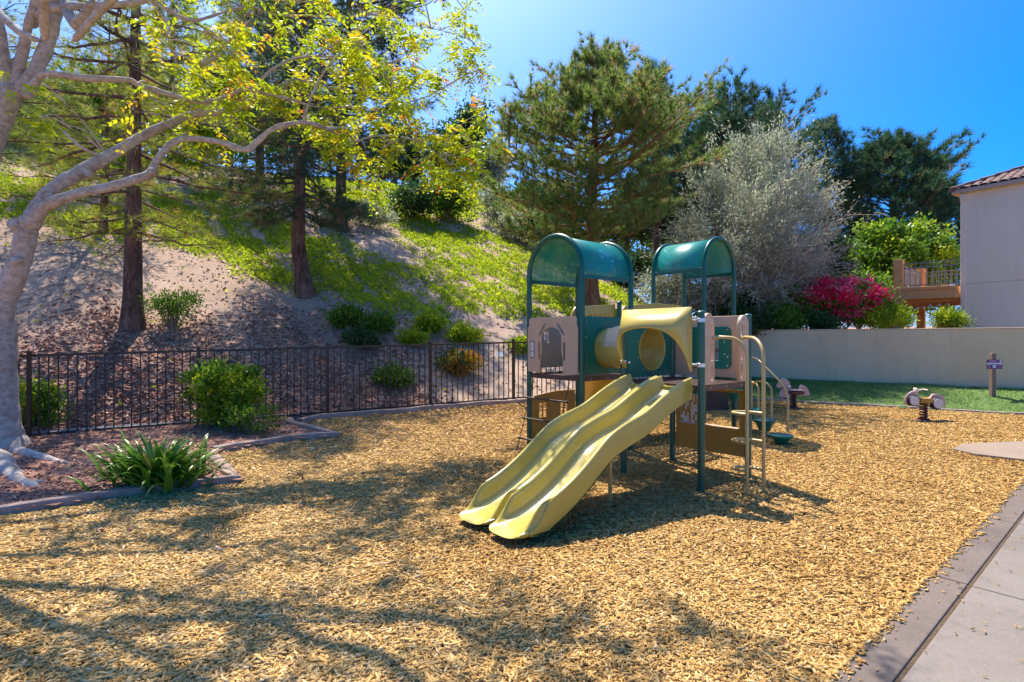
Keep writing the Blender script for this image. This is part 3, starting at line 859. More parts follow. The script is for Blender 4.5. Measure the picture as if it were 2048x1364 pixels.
def bolt(q, z, n=None, parent=None, r=.010, t=.009):
    m_ = MB()
    if n is None: m_.lathe((q[0], q[1], z), [(r, 0), (r, t), (r * .4, t * 1.4)], 8)
    else: m_.tube([(*q, z), (q[0] + n[0] * t, q[1] + n[1] * t, z)], r, 8)
    return m_.build('bolt', M['bolt'], parent or ROOT, rel=RR)
def arch_bolts(C, eave, names, cv):
    pa, pb, pc = C[names[0]], C[names[1]], C[names[2]]
    mid = (pa + pb) / 2; dirv = (pb - pa) / S; axis = (pc - pa) / S
    for sgn in (-1, 1):
        for off in (.06, S - .06): bolt(mid + dirv * sgn * (S / 2 - .003) + axis * off, eave + .03, dirv * sgn, cv)
for a_ in ARCHES: arch_bolts(*a_)
def deck(o, la, lb, z, name='deck'):
    """perforated deck: crossing bars leave open holes, a folded skirt all round"""
    m = MB(); e = .03; pit = .040; bw = .019
    na = int((la - 2 * e) / pit); nb = int((lb - 2 * e) / pit)
    for i in range(na + 1):
        a = e + (la - 2 * e) * i / na
        q_ = pq(o, a - bw / 2, e); m.box((*q_, z - .005), (*(P * bw), 0), (*(Q * (lb - 2 * e)), 0), (0, 0, .005))
    for i in range(nb + 1):
        b = e + (lb - 2 * e) * i / nb
        q_ = pq(o, e, b - bw / 2); m.box((*q_, z - .008), (*(P * (la - 2 * e)), 0), (*(Q * bw), 0), (0, 0, .006))
    for (a, b, la_, lb_) in ((.0, .0, la, .022), (.0, lb - .022, la, .022), (0, .022, .022, lb - .044), (la - .022, .022, .022, lb - .044)):
        q_ = pq(o, a, b); m.box((*q_, z - .065), (*(P * la_), 0), (*(Q * lb_), 0), (0, 0, .066))
    d_ = part(m, name, M['deck'])
    for i in range(3):
        for aa, bb_, nn in ((la * (i + .5) / 3, -.002, -Q), (-.002, lb * (i + .5) / 3, -P)):
            bolt(pq(o, aa, bb_), z - .035, nn, d_, .008, .006)
    return d_
deck(A2, S, S, DZ); deck(FR, S, S, DZ); deck(pq(FR, S + .03, 0), S, S, DZ + .02); deck(Q1, S, S, 1.46)
m = MB()
for i in range(8):   # sloping bridge planks between the second and the third deck
    t0, t1 = i / 8, (i + .9) / 8
    a0, a1 = 2 * S + .05 + 1.1 * t0, 2 * S + .05 + 1.1 * t1
    q0 = pq(FR, a0, .05 + .15 * t0); z0 = DZ + .02 + .32 * t0; z1 = DZ + .02 + .32 * t1
    m.box((*q0, z0 - .04), (*(P * (a1 - a0)), z1 - z0), (*(Q * .93), 0), (0, 0, .035))
part(m, 'bridge', M['deck'])

# ---- flat plastic panels with cut-outs
def rrect(x0, x1, y0, y1, r, n=5):
    pts = []
    for cx, cy, a0 in ((x1 - r, y1 - r, 0), (x0 + r, y1 - r, 90), (x0 + r, y0 + r, 180), (x1 - r, y0 + r, 270)):
        for i in range(n + 1):
            a_ = math.radians(a0 + 90 * i / n); pts.append((cx + r * math.cos(a_), cy + r * math.sin(a_)))
    return pts
def ell(cx, cy, rx, ry, n=40): return [(cx + rx * math.cos(2 * math.pi * i / n), cy + ry * math.sin(2 * math.pi * i / n)) for i in range(n)]
def panel(name, loops, o, u, mat, t=.019, z0=0., parent=None, bev=.003):
    """sheet in the plane (u, z) through ground point o; loops after the first are holes"""
    cu = bpy.data.curves.new(name, 'CURVE'); cu.dimensions = '2D'; cu.fill_mode = 'BOTH'; cu.extrude = t / 2 - bev; cu.bevel_depth = bev; cu.bevel_resolution = 1; cu.offset = -bev
    for lp in loops:
        sp_ = cu.splines.new('POLY'); sp_.points.add(len(lp) - 1); sp_.use_cyclic_u = True
        for pt, (x, y) in zip(sp_.points, lp): pt.co = (x, y, 0, 1)
    tmp = bpy.data.objects.new('tmp', cu); COL.objects.link(tmp)
    dg = bpy.context.evaluated_depsgraph_get()
    me = bpy.data.meshes.new_from_object(tmp.evaluated_get(dg))
    bpy.data.objects.remove(tmp); bpy.data.curves.remove(cu)
    me.name = name
    u = np.array(u, float); u /= np.linalg.norm(u); nrm = np.cross((u[0], u[1], 0), (0, 0, 1))
    mt = Matrix(((u[0], 0, nrm[0], o[0] - RR[0]), (u[1], 0, nrm[1], o[1] - RR[1]), (0, 1, 0, z0), (0, 0, 0, 1)))
    me.transform(mt); me.materials.clear()
    return link(name, me, mat, parent or ROOT)

# left tower, face with arched opening (FL -> FR)
zt = 1.94; zb = 1.165
def arched_outline(w0, w1, d0, d1, z0, z1, zs, ztop_, r=.04):
    pts = [(w0, z0 + r), (w0 + r * .3, z0 + r * .3), (w0 + r, z0), (d0, z0)]
    c = (d0 + d1) / 2; rad = (d1 - d0) / 2
    pts += [(d0 + .0, zs - .30), (d0 + .03, zs - .2), (d0 + .03, zs)]
    rad2 = rad - .03
    for i in range(1, 12):
        a = math.pi - math.pi * i / 12
        pts.append((c + rad2 * math.cos(a), zs + (ztop_ - zs) * math.sin(a)))
    pts += [(d1 - .03, zs), (d1 - .03, zs - .2), (d1, zs - .30), (d1, z0), (w1 - r, z0), (w1 - r * .3, z0 + r * .3), (w1, z0 + r)]
    pts += [(w1, z1 - r - .11), (w1 - .02, z1 - .11), (w1 - .02, z1 - r), (w1 - .02 - r * .3, z1 - r * .3), (w1 - .02 - r, z1)]
    pts += [(w0 + .03 + r, z1), (w0 + .03 + r * .3, z1 - r * .3), (w0 + .03, z1 - r), (w0 + .03, z1 - .11), (w0, z1 - .11 - r)]
    return pts
def slot(cx, cz, w_, h_, ang=0, r=.02):
    ca, sa = math.cos(math.radians(ang)), math.sin(math.radians(ang))
    return [(cx + x * ca - z * sa, cz + x * sa + z * ca) for x, z in rrect(-w_ / 2, w_ / 2, -h_ / 2, h_ / 2, r)]
ar = [arched_outline(.03, S - .03, .285, .735, zb, zt, 1.66, 1.80),
      slot(.262, 1.47, .045, .25), slot(.758, 1.47, .045, .25), slot(.325, 1.765, .045, .21, -38), slot(.695, 1.765, .045, .21, 38)]
pn = panel('arched_panel', ar, T1['FL'] - P * .045, -Q, M['tan'], t=.022)
m = MB(); q0 = T1['FL'] - P * .060 - Q * .09
m.box((*q0, 1.36), (*(-Q * .085), 0), (*(P * .006), 0), (0, 0, .25)); nb_ = m.build('notice_frame', mottled('notice_frame_brown', (.20, .12, .09), (.25, .16, .12), 8, .5), pn, rel=RR)
m = MB(); q0 = T1['FL'] - P * .063 - Q * .10
m.box((*q0, 1.375), (*(-Q * .065), 0), (*(P * .004), 0), (0, 0, .08)); m.box((*q0, 1.465), (*(-Q * .065), 0), (*(P * .004), 0), (0, 0, .13))
m.build('notice', M['paper'], pn, rel=RR)
# solid panel on the far side, with small square openings
panel('rear_panel', [rrect(.03, S - .03, zb + .04, zt, .04), rrect(.18, .28, 1.58, 1.75, .01), rrect(.60, .70, 1.58, 1.75, .01), slot(.86, 1.5, .05, .3)], T1['RL'] + Q * .045, -P, M['tan'], t=.022)
panel('rear_panel', [rrect(.03, S - .03, zb + .04, zt - .10, .04), rrect(.40, .50, 1.58, 1.75, .01)], T1['RR'] + P * .045, Q, M['tan'], t=.022)
# green panels and the crawl tube between them
TC, TZ, TR = .535, 1.515, .275
circ = ell(TC - .02, TZ, TR + .005, TR + .005)
gp1 = panel('tube_panel', [rrect(.035, S - .03, zb, zt, .045), circ], T1['FR'], P, M['panel_green'])
gp2 = panel('tube_panel', [rrect(.035, S - .03, zb, zt, .045), ell(TC + .03, TZ, TR + .005, TR + .005)], T2['D'], P, M['panel_green'])
for k_ in range(4):
    z_ = zb + .1 + k_ * .2
    bolt(T1['FR'] + P * .06 - Q * .012, z_, -Q, gp1); bolt(T2['D'] + P * (S - .06) - Q * .012, z_, -Q, gp2); bolt(T2['D'] + P * S - Q * .036, z_, -Q)
for k_ in range(10):
    a_ = 2 * math.pi * (k_ + .5) / 10
    bolt(T2['D'] + P * (TC + .03 + (TR + .045) * math.cos(a_)) - Q * .011, TZ + (TR + .045) * math.sin(a_), -Q, gp2)
m = MB(); n_ = 48; V = []
c1 = T1['FR'] + P * (TC - .02); c2 = T2['D'] + P * (TC + .03)
for f_, rr_ in ((-.05, TR + .06), (-.02, TR + .06), (-.0, TR), (.30, TR), (.36, TR + .012), (.64, TR + .012), (.70, TR), (1.0, TR), (1.03, TR + .004)):
    c_ = c1 + (c2 - c1) * f_ + Q * .0
    for i in range(n_):
        a_ = 2 * math.pi * i / n_; q_ = c_ + P * rr_ * math.cos(a_); V.append((*q_, TZ + rr_ * math.sin(a_)))
rows_ = 9; Fs = []
for r_ in range(rows_ - 1):
    for i in range(n_):
        a_ = 360 * (i + .5) / n_
        if 3 <= r_ < 6 and 72 < a_ < 168: continue          # opening for the bubble window
        Fs.append((r_ * n_ + i, r_ * n_ + (i + 1) % n_, (r_ + 1) * n_ + (i + 1) % n_, (r_ + 1) * n_ + i))
m.add(V, Fs); tb = part(m, 'crawl_tube', M['yellow'], smoothed=True)
so_ = tb.modifiers.new('thick', 'SOLIDIFY'); so_.thickness = .008
m = MB(); V = []; nn_ = 16
for j in range(9):
    f_ = .24 + .50 * j / 8
    for i in range(nn_ + 1):
        a_ = math.radians(64 + 112 * i / nn_)
        bul = .035 * math.sin(math.pi * j / 8) * math.sin(math.pi * i / nn_)
        c_ = c1 + (c2 - c1) * f_; q_ = c_ + P * (TR + .014 + bul) * math.cos(a_); V.append((*q_, TZ + (TR + .014 + bul) * math.sin(a_)))
m.add(V, [(j * (nn_ + 1) + i, j * (nn_ + 1) + i + 1, (j + 1) * (nn_ + 1) + i + 1, (j + 1) * (nn_ + 1) + i) for j in range(8) for i in range(nn_)])
m.build('bubble_window', M['dome'], tb, smoothed=True, rel=RR)
# tan panel with green framed window on the back of the slide deck (E -> B)
panel('window_panel', [rrect(.03, S - .03, zb, 1.92, .04), rrect(.36, .70, 1.36, 1.70, .03)], T2['E'] + P * .03, -Q, M['tan'], t=.022)
wf = panel('window_frame', [rrect(.26, .82, 1.27, 1.79, .07), rrect(.40, .47, 1.37, 1.69, .01), rrect(.49, .66, 1.37, 1.69, .01)], T2['E'] + P * .005, -Q, M['panel_green'], t=.016)
for w_, z_ in ((.30, 1.31), (.30, 1.75), (.78, 1.31), (.78, 1.75), (.74, 1.6), (.74, 1.45), (.78, 1.42)):
    bolt(T2['E'] - Q * w_ - P * .003, z_, -P, wf)
# hand-hold panels either side of the ladder opening (A -> B)
def hand_panel(o, u, holes=True):
    w_ = .235; r_ = .11
    pts = [(.02, zb - .02), (w_, zb - .02), (w_, 1.78)]
    for i in range(1, 9):
        a_ = math.pi * .95 * i / 9
        pts.append((w_ - r_ + r_ * math.cos(a_), 1.78 + .14 * math.sin(a_)))
    pts += [(.02, 1.86)]
    lp = [pts, slot(w_ - .045, 1.27, .045, .17), slot(w_ - .045, 1.50, .045, .20), slot(w_ - .05, 1.74, .04, .14, 14)]
    panel('hand_panel', lp, o, u, M['tan'], t=.045, bev=.006)
hand_panel(A2 - Q * .0, P); hand_panel(T2['B'] - Q * .0, -P)
# counter panel low on the same side, with tile puzzle
cl = [[(.05, .22), (S - .04, .22), (S - .04, 1.02), (.05, 1.02)], [(.125, .56), (S - .115, .56), (S - .115, .985), (.125, .985)]]
cp = panel('counter_panel', cl, T2['E'] + P * .02, -Q, M['ochre'], t=.022)
m = MB(); q0 = T2['E'] - P * .02 - Q * .10
m.box((*q0, .545), (*(-Q * (S - .22)), 0), (*(P * .085), 0), (0, 0, .014)); m.build('counter_ledge', M['tan'], cp, rel=RR, bevel=.004)
m = MB(); q0 = T2['E'] + P * .0 - Q * .12
m.box((*q0, .93), (*(-Q * .33), 0), (*(P * .02), 0), (0, 0, .055)); m.build('puzzle_header', M['panel_green'], cp, rel=RR)
m1, m2 = MB(), MB()
rr2 = random.Random(3)
for c_ in range(11):
    z_ = .562
    while z_ < .92:
        h_ = rr2.choice((.03, .045, .07, .09)); h_ = min(h_, .925 - z_)
        q0 = T2['E'] + P * .002 - Q * (.130 + c_ * .0285)
        
        if rr2.random() > .55: m2.box((*q0, z_ + .002), (*(-Q * .026), 0), (*(P * .009), 0), (0, 0, max(h_ - .004, .004)))
        z_ += h_
q0 = T2['E'] + P * .006 - Q * .122
m1 = MB(); m1.box((*q0, .556), (*(-Q * .326), 0), (*(P * .012), 0), (0, 0, .372)); pz = m1.build('tile_puzzle', M['cream'], cp, rel=RR)
q0 = T2['E'] + P * .010 - Q * .126
m2.box((*q0, .560), (*(-Q * .316), 0), (*(P * .004), 0), (0, 0, .362)); m2.build('raised_tile', M['ochre'], pz, rel=RR)
# little house panel below the left deck (FL -> RL)
hp = [[(.06, .12), (S - .05, .12), (S - .05, .84), (.56, .845), (.10, .80), (.06, .76)]]
for wx in (.21, .66):
    for i in range(2):
        for j in range(2):
            hp.append(rrect(wx + i * .085, wx + i * .085 + .07, .47 + j * .115, .57 + j * .115, .004))
panel('house_panel', hp, T1['FL'] + P * .0 + Q * .02, P, M['ochre'], t=.02)
# yellow slatted barriers on the far side and beside the bridge
def barrier(o, u, ln, z0, z1, dz):
    lp = [rrect(0, ln, 0, 1, .06)]
    u = np.array(u) / np.linalg.norm(u)
    n_ = int(ln / .13)
    loops = [[(x, z0 + dz * x / ln + (z1 - z0) * y) for x, y in ([(0.0, .0), (ln, 0), (ln, 1), (.10, 1), (.03, .9), (.0, .75)])]]
    for i in range(n_):
        x = .07 + (ln - .12) * i / n_
        loops.append([(xx, z0 + dz * xx / ln + (z1 - z0) * yy) for xx, yy in ((x, .10), (x + .05, .10), (x + .05, .84), (x, .84))])
    b_ = panel('barrier', loops, o, u, M['yellow'], t=.045, bev=.008)
barrier(T1['RL'] + Q * .09 - P * .07, P, S + .05, 1.20, 2.14, .09)
barrier(MP + Q * .06 + P * .10, P, 1.15, 1.30, 2.20, .10)
barrier(pq(FR, S + .06, -.05), P, S - .1, 1.20, 1.94, .0)
barrier(T3['3'] + Q * .05, P, S, 1.5, 2.3, 0)
# single slide leaving the far side
m = MB(); V = []; prof = [(-.40, .26), (-.36, .28), (-.31, .10), (-.2, .02), (0, 0), (.2, .02), (.31, .10), (.36, .28), (.40, .26), (.38, .0), (.3, -.05), (-.3, -.05), (-.38, .0)]
oc = pq(FR, S * 1.72, S + .10)
for i in range(24):
    t = i / 23; Lq = 2.2 * t; z_ = DZ - .02 - (DZ - .28) * (smooth(0, .85, t) * .9 + .1 * t)
    for a_, b_ in prof:
        q_ = oc + np.array([.985, -.17]) * a_ + np.array([.17, .985]) * Lq; V.append((*q_, z_ + b_))
k_ = len(prof)
m.add(V, [(i * k_ + j, i * k_ + (j + 1) % k_, (i + 1) * k_ + (j + 1) % k_, (i + 1) * k_ + j) for i in range(23) for j in range(k_)] + [tuple(range(k_)), tuple(23 * k_ + j for j in range(k_))[::-1]])
part(m, 'single_slide', M['yellow'], smoothed=True)
# chain ladder hanging outside the arched opening
cl_ = empty('chain_ladder', (0, 0, 0)); cl_.parent = ROOT
def lad(t, z):
    f_ = (DZ - .06 - z) / (DZ - .06)
    return T1['FL'] - Q * t - P * (.03 + .36 * f_)
for t in (.14, .84):
    m = MB(); n_ = 46
    for i in range(n_):
        z0 = DZ - .07 - (DZ - .1) * i / n_; z1 = z0 - (DZ - .1) / n_ * 1.25
        a_, b_ = np.array([*lad(t, z0), z0]), np.array([*lad(t, z1), z1])
        sd_ = np.array([*(Q if i % 2 else P), 0]) * .009
        m.tube([a_, (a_ * .8 + b_ * .2) + sd_, (a_ * .2 + b_ * .8) + sd_, b_, (a_ * .2 + b_ * .8) - sd_, (a_ * .8 + b_ * .2) - sd_, a_], .0032, 5, cap=False)
    m.build('chain', M['dark'], cl_, rel=RR)
for z_ in (.80, .52, .25):
    m = MB(); a_, b_ = lad(.10, z_), lad(.88, z_)
    m.tube([(*a_, z_), (*b_, z_)], .014, 10); m.build('rung', M['dark'], cl_, smoothed=True, rel=RR)
# loop ladder in front of A-B
la = empty('loop_ladder', (0, 0, 0)); la.parent = ROOT
r1b = pq(A2, .285, -.36); r2b = pq(A2, .50, -.435)
for rb, wv, name in ((r1b, .20, 'handrail'), (r2b, S - .20, 'handrail')):
    start = pq(A2, wv, -.0); ztop_ = 1.655
    pts = [(*start, ztop_ - .02), (*(start + (rb - start) * .25), ztop_ + .005), (*(start + (rb - start) * .5), ztop_)]
    for i in range(1, 8):
        a_ = math.pi / 2 * i / 7; f_ = .5 + .5 * math.sin(a_)
        pts.append((*(start + (rb - start) * f_), ztop_ - .22 * (1 - math.cos(a_))))
    pts += [(*rb, 1.2), (*rb, .6), (*rb, -.1)]
    m = MB(); m.tube(pts, .0185, 12); m.build(name, M['rail'], la, smoothed=True, rel=RR)
for z_ in (.845, .545, .245):
    m = MB(); c_ = (r1b + r2b) / 2; ax = (r2b - r1b); hn = np.array([-ax[1], ax[0]]) / np.linalg.norm(ax)
    if hn @ Q < 0: hn = -hn
    pts = []
    for i in range(17):
        a_ = math.pi * i / 16
        q_ = c_ - ax * .5 * math.cos(a_) * (1 + .35 * math.sin(a_)) + hn * .22 * math.sin(a_) - ax * .28 * math.sin(a_)
        pts.append((*q_, z_))
    m.tube(pts, .0165, 10); m.build('rung', M['rail'], la, smoothed=True, rel=RR)
# slide hood between A and D
m = MB(); n_ = 28
wa, wb_ = .075, S - .075
z0h, z1h = 1.29, 1.985
def hood_arch(t):
    """front edge: inverted U leaning out, t 0..1 from the A side to the D side"""
    a_ = math.pi * t
    sq = 2.6
    cx = math.copysign(abs(math.cos(a_)) ** (2 / sq), math.cos(a_)); sx = abs(math.sin(a_)) ** (2 / sq)
    w_ = (wa + wb_) / 2 - cx * (wb_ - wa) / 2
    z_ = z0h + (1.775 - z0h) * sx
    return w_, z_, .005 + .27 * (z_ - z0h) / (1.775 - z0h)
V = []
T_ = [0, .04, .09, .15, .2, .24, .28, .32, .36, .4, .45, .5, .55, .6, .64, .68, .72, .76, .8, .85, .91, .96, 1]
back = []
for t in T_:
    w_, z_, d_ = hood_arch(t)
    if t < .28: bk = (wa, z0h + (z1h - z0h) * t / .28)
    elif t > .72: bk = (wb_, z0h + (z1h - z0h) * (1 - t) / .28)
    else: bk = (wa + (wb_ - wa) * (t - .28) / .44, z1h)
    back.append(bk)
    sw = .07 * float(smooth(.45, .9, t)) * math.sin(math.pi * min(1, (z_ - z0h) / .48) * .5)
    q0 = pq(A2, -.055, bk[0] + .06 * float(smooth(.5, .8, t))); q1 = pq(A2, -.055 - d_, w_ + sw)
    V += [(*q0, bk[1]), (*(q0 + (q1 - q0) * .5), bk[1] + (z_ - bk[1]) * .5 + .006), (*q1, z_)]
m.add(V, [(i * 3 + j, i * 3 + j + 1, i * 3 + j + 4, i * 3 + j + 3) for i in range(len(T_) - 1) for j in range(2)])
hd = part(m, 'slide_hood', M['yellow'], smoothed=True)
so_ = hd.modifiers.new('thick', 'SOLIDIFY'); so_.thickness = .022; so_.offset = 1
for b_, z_ in ((0, 1.36), (0, 1.84), (S, 1.36)):
    m = MB()
    q0 = pq(A2, -.01, b_ + (.04 if b_ == 0 else -.04)); q1 = pq(A2, -.03, b_ + (.11 if b_ == 0 else -.11))
    m.tube([(*q0, z_), (*q1, z_)], .014, 8)
    m.lathe((*pq(A2, 0, b_), z_ - .025), [(PR + .002, 0), (PR + .010, .005), (PR + .010, .045), (PR + .002, .05)], 14)
    m.build('clamp', M['bolt'], hd, smoothed=True, rel=RR)

# ---- double wave slide
Ld = np.array([0, .07, .25, .4876, .811, 1.134, 1.357, 1.496, 1.638, 1.807, 1.987, 2.164, 2.39, 2.5])
Zd = np.array([1.225, 1.218, 1.165, 1.075, .925, .845, .765, .668, .566, .459, .368, .303, .255, .235])
Lf = np.linspace(0, 2.5, 251); Zf = np.interp(Lf, Ld, Zd)
ker = np.exp(-.5 * (np.arange(-20, 21) / 7.) ** 2); ker /= ker.sum()
Zs = np.convolve(np.pad(Zf, 20, mode='reflect', reflect_type='odd'), ker, 'valid')
def zrim(L): return np.interp(L, Lf, Zs)
W_0, W_1 = .085, S - .085; WM = (W_0 + W_1) / 2; CH = (W_1 - W_0) / 2
def chute_prof():
    """half profile per chute: list of (w 0..1 across one chute, height fraction 0 bed .. 1 rim)"""
    return [(.07, 1.), (.09, .97), (.11, .86), (.135, .60), (.16, .34), (.19, .16), (.24, .055), (.32, .015), (.5, .0), (.68, .015), (.76, .055), (.81, .16), (.84, .34), (.865, .60), (.89, .86), (.91, .97), (.93, 1.)]
NL = 74
def slide_mesh():
    m_ = MB(); rows = []
    for i in range(NL + 1):
        u_ = i / NL
        row = []
        def pt(w_, wc, top):
            # round nose for each chute
            loc = (w_ - wc) / (CH * .5)
            Lend = 2.34 + .16 * math.sqrt(max(0., 1 - min(1, abs(loc)) ** 3.2))
            L_ = u_ * Lend
            zr_ = float(zrim(L_)); dep = .175 * float(smooth(-.45, .30, L_)) 
            fade = float(smooth(.895, .99, u_))               # rims melt into the bed at the nose
            bedz = zr_ - dep
            z_ = bedz + (zr_ - bedz) * top * (1 - fade * .93)
            return L_, z_
        # outer wall foot (A side) -> over both chutes -> outer wall foot (D side)
        c0_, c1_ = W_0 + CH / 2, W_0 + CH * 1.5
        seq = []
        L_, z_ = pt(W_0, c0_, 1.)
        wall = min(.235, max(z_, float(zrim(u_ * 2.37))) - .068) if False else min(.235, z_ - .066)
        seq.append((W_0 + .006, L_, z_ - wall)); seq.append((W_0, L_, z_ - .03)); seq.append((W_0 + .004, L_, z_ - .008)); seq.append((W_0 + .015, L_, z_ - .0))
        for ci, cc in ((0, c0_), (1, c1_)):
            for f_, h_ in chute_prof():
                w_ = W_0 + CH * ci + f_ * CH
                L_, z_ = pt(w_, cc, h_); seq.append((w_, L_, z_))
            if ci == 0:
                L_, z_ = pt(WM, c0_, .93)
                seq.append((WM - .012, L_, z_ - .002)); seq.append((WM + .012, L_, z_ - .002))
        L_, z_ = pt(W_1, c1_, 1.)
        seq.append((W_1 - .015, L_, z_ - .0)); seq.append((W_1 - .004, L_, z_ - .008)); seq.append((W_1, L_, z_ - .03)); seq.append((W_1 - .006, L_, z_ - wall))
        rows.append(seq)
    k = len(rows[0]); V_ = []
    for seq in rows:
        for w_, L_, z_ in seq:
            q_ = pq(A2, -.03 - L_, w_); V_.append((*q_, z_))
    Fs_ = [(i * k + j, (i + 1) * k + j, (i + 1) * k + j + 1, i * k + j + 1) for i in range(NL) for j in range(k - 1)]
    # nose lip: roll the front edge down and under
    last = NL * k; prev = last
    for drop, backv in ((.012, -.012), (.035, -.018), (.065, -.008), (.09, .03), (.10, .10)):
        base = len(V_)
        for j in range(k):
            w_, L_, z_ = rows[-1][j]
            loc = 1.
            zt_ = z_ + (.052 - z_) * min(1., drop / .10)
            q_ = pq(A2, -.03 - L_ + backv, w_); V_.append((*q_, zt_))
        Fs_ += [(prev + j, base + j, base + j + 1, prev + j + 1) for j in range(k - 1)]
        prev = base
    m_.add(V_, Fs_)
    # underside
    V_ = []
    for seq in rows:
        (wA, LA, zA), (wD, LD, zD) = seq[0], seq[-1]
        for f_ in (0, 1):
            w_ = wA + (wD - wA) * f_
            q_ = pq(A2, -.03 - LA * .985, w_); V_.append((*q_, zA + .002))
    m_.add(V_, [(i * 2, i * 2 + 1, i * 2 + 3, i * 2 + 2) for i in range(NL)])
    return m_
sl_o = part(slide_mesh(), 'double_slide', M['slide'], smoothed=True)
m = MB(); q_ = pq(A2, -1.02, .40)
m.tube([(*q_, -.1), (*q_, .60)], .021, 12); m.build('support_leg', M['rail'], sl_o, smoothed=True, rel=RR)
m = MB(); q_ = pq(A2, -.03, W_0)
m.box((*pq(A2, -.10, W_0), DZ - .06), (*(P * .09), 0), (*(Q * (W_1 - W_0)), 0), (0, 0, .035)); m.build('mounting_lip', M['slide'], sl_o, rel=RR)

# ---- stepping pods with hoop rails by the rear tower
def pod(c, top, r):
    po = empty('stepping_pod', (0, 0, 0)); po.parent = ROOT
    g = float(gz(*c)); m_ = MB()
    h_ = min(.20, top - g - .02)
    m_.lathe((*c, top - h_), [(.06, 0), (.09, .015), (r * .72, h_ * .55), (r * .96, h_ * .80), (r, h_ * .88), (r, h_ * .95), (r - .012, h_), ], 28)
    m_.build('pod', M['panel_green'], po, smoothed=True, rel=RR)
    m_ = MB(); m_.lathe((*c, top), [(r - .015, 0), (r - .03, .008), (r * .5, .006)], 28)
    m_.build('tread', mottled('pod_tread', (.004, .11, .105), (.006, .14, .13), 30, .25, coat=.4), po, smoothed=True, rel=RR)
    if top - h_ - g > .02:
        m_ = MB(); m_.tube([(*c, g - .1), (*c, top - h_ + .01)], .045, 14); m_.build('stem', M['post'], po, smoothed=True, rel=RR)
    return po
def pod_at(x, y, ztop, r):
    Y_ = (EYE - ztop) * F / (y - HZ); return np.array([(x - 1024) / F * Y_, Y_]), ztop, r
pods = [pod_at(1562, 869, .16, .175), pod_at(1529, 838, .30, .175), pod_at(1499, 816, .42, .175), pod_at(1468, 781, .69, .175)]
for c_, zt_, r_ in pods: pod(c_, zt_, r_)
def hoop(p0, p1, z0, z1, ztop_, r=.017):
    m_ = MB(); p0, p1 = np.array(p0), np.array(p1); pts = [(*p0, z0), (*p0, ztop_ - .12)]
    for i in range(1, 9):
        a_ = math.pi * i / 9; q_ = (p0 + p1) / 2 - (p1 - p0) / 2 * math.cos(a_); pts.append((*q_, ztop_ - .12 + .12 * math.sin(a_)))
    pts += [(*p1, ztop_ - .12), (*p1, z1)]
    m_.tube(pts, r, 10); return part(m_, 'hoop_rail', M['rail'], smoothed=True)
hoop(at(1503, 832, 9.6)[:2], at(1543, 832, 9.1)[:2], .30, .28, .91)
hoop(at(1494, 820, 10.0)[:2], at(1517, 820, 9.7)[:2], .38, .38, .86)
m = MB()
rb = at(1576, 865, 8.65)[:2]
pts = [(*at(1476, 712, 10.0)[:2], 1.33), (*at(1500, 713, 9.6)[:2], 1.325), (*at(1516, 718, 9.4)[:2], 1.28), (*at(1540, 743, 9.05)[:2], 1.10), (*at(1560, 763, 8.8)[:2], .955), (*at(1570, 777, 8.7)[:2], .85), (*rb, .70), (*rb, .16)]
m.tube(pts, .018, 10); part(m, 'pod_rail', M['rail'], smoothed=True)
# perforated step box below the rear deck
o_ = at(1412, 800, 9.75)[:2]
m = MB()
for i in range(9):
    for j in range(14):
        pass
ux = np.array([.5, 0.12]); ux /= np.linalg.norm(ux); uy = np.array([-ux[1], ux[0]])
for i in range(15):
    q_ = o_ + ux * (.03 * i); m.box((*q_, .42), (*(ux * .016), 0), (*(uy * .02), 0), (0, 0, .30))
for j in range(11):
    q_ = o_ + uy * .003; m.box((*q_, .42 + .03 * j), (*(ux * .44), 0), (*(uy * .014), 0), (0, 0, .013))
m.box((*(o_ - ux * .02), .36), (*(ux * .48), 0), (*(uy * .45), 0), (0, 0, .06))
part(m, 'rear_step', M['dark'])

# ------------------------------------------------------------------ spring riders
def spring_rider(name, loc, yaw, label):
    r = empty(name, loc, label, 'spring rider', 'spring riders by the lawn'); r.rotation_euler = (0, 0, yaw); return r
def coil(parent, h0, h1, R_, turns=6):
    m_ = MB(); n_ = turns * 14
    m_.tube([(R_ * math.cos(2 * math.pi * i / 14), R_ * math.sin(2 * math.pi * i / 14), h0 + (h1 - h0) * i / n_) for i in range(n_ + 1)], .017, 8)
    m_.build('spring', M['maroon'], parent, smoothed=True)
    m_ = MB(); m_.lathe((0, 0, -.02), [(.15, 0), (.15, .035), (.10, .05), (.10, .075), (.03, .08)], 20)
    m_.build('base', M['maroon'], parent, smoothed=True)
def flat(parent, name, loop, y, t, mat, holes=()):
    """panel in the rider's x-z plane"""
    cu = bpy.data.curves.new(name, 'CURVE'); cu.dimensions = '2D'; cu.fill_mode = 'BOTH'; cu.extrude = t / 2 - .005; cu.bevel_depth = .005; cu.bevel_resolution = 1
    for lp in (loop,) + tuple(holes):
        sp_ = cu.splines.new('POLY'); sp_.points.add(len(lp) - 1); sp_.use_cyclic_u = True
        for p_, (x, z) in zip(sp_.points, lp): p_.co = (x, z, 0, 1)
    tmp = bpy.data.objects.new('tmp', cu); COL.objects.link(tmp)
    me = bpy.data.meshes.new_from_object(tmp.evaluated_get(bpy.context.evaluated_depsgraph_get()))
    bpy.data.objects.remove(tmp); bpy.data.curves.remove(cu)
    me.name = name; me.transform(Matrix(((1, 0, 0, 0), (0, 0, -1, y), (0, 1, 0, 0), (0, 0, 0, 1)))); me.materials.clear()
    return link(name, me, mat, parent)
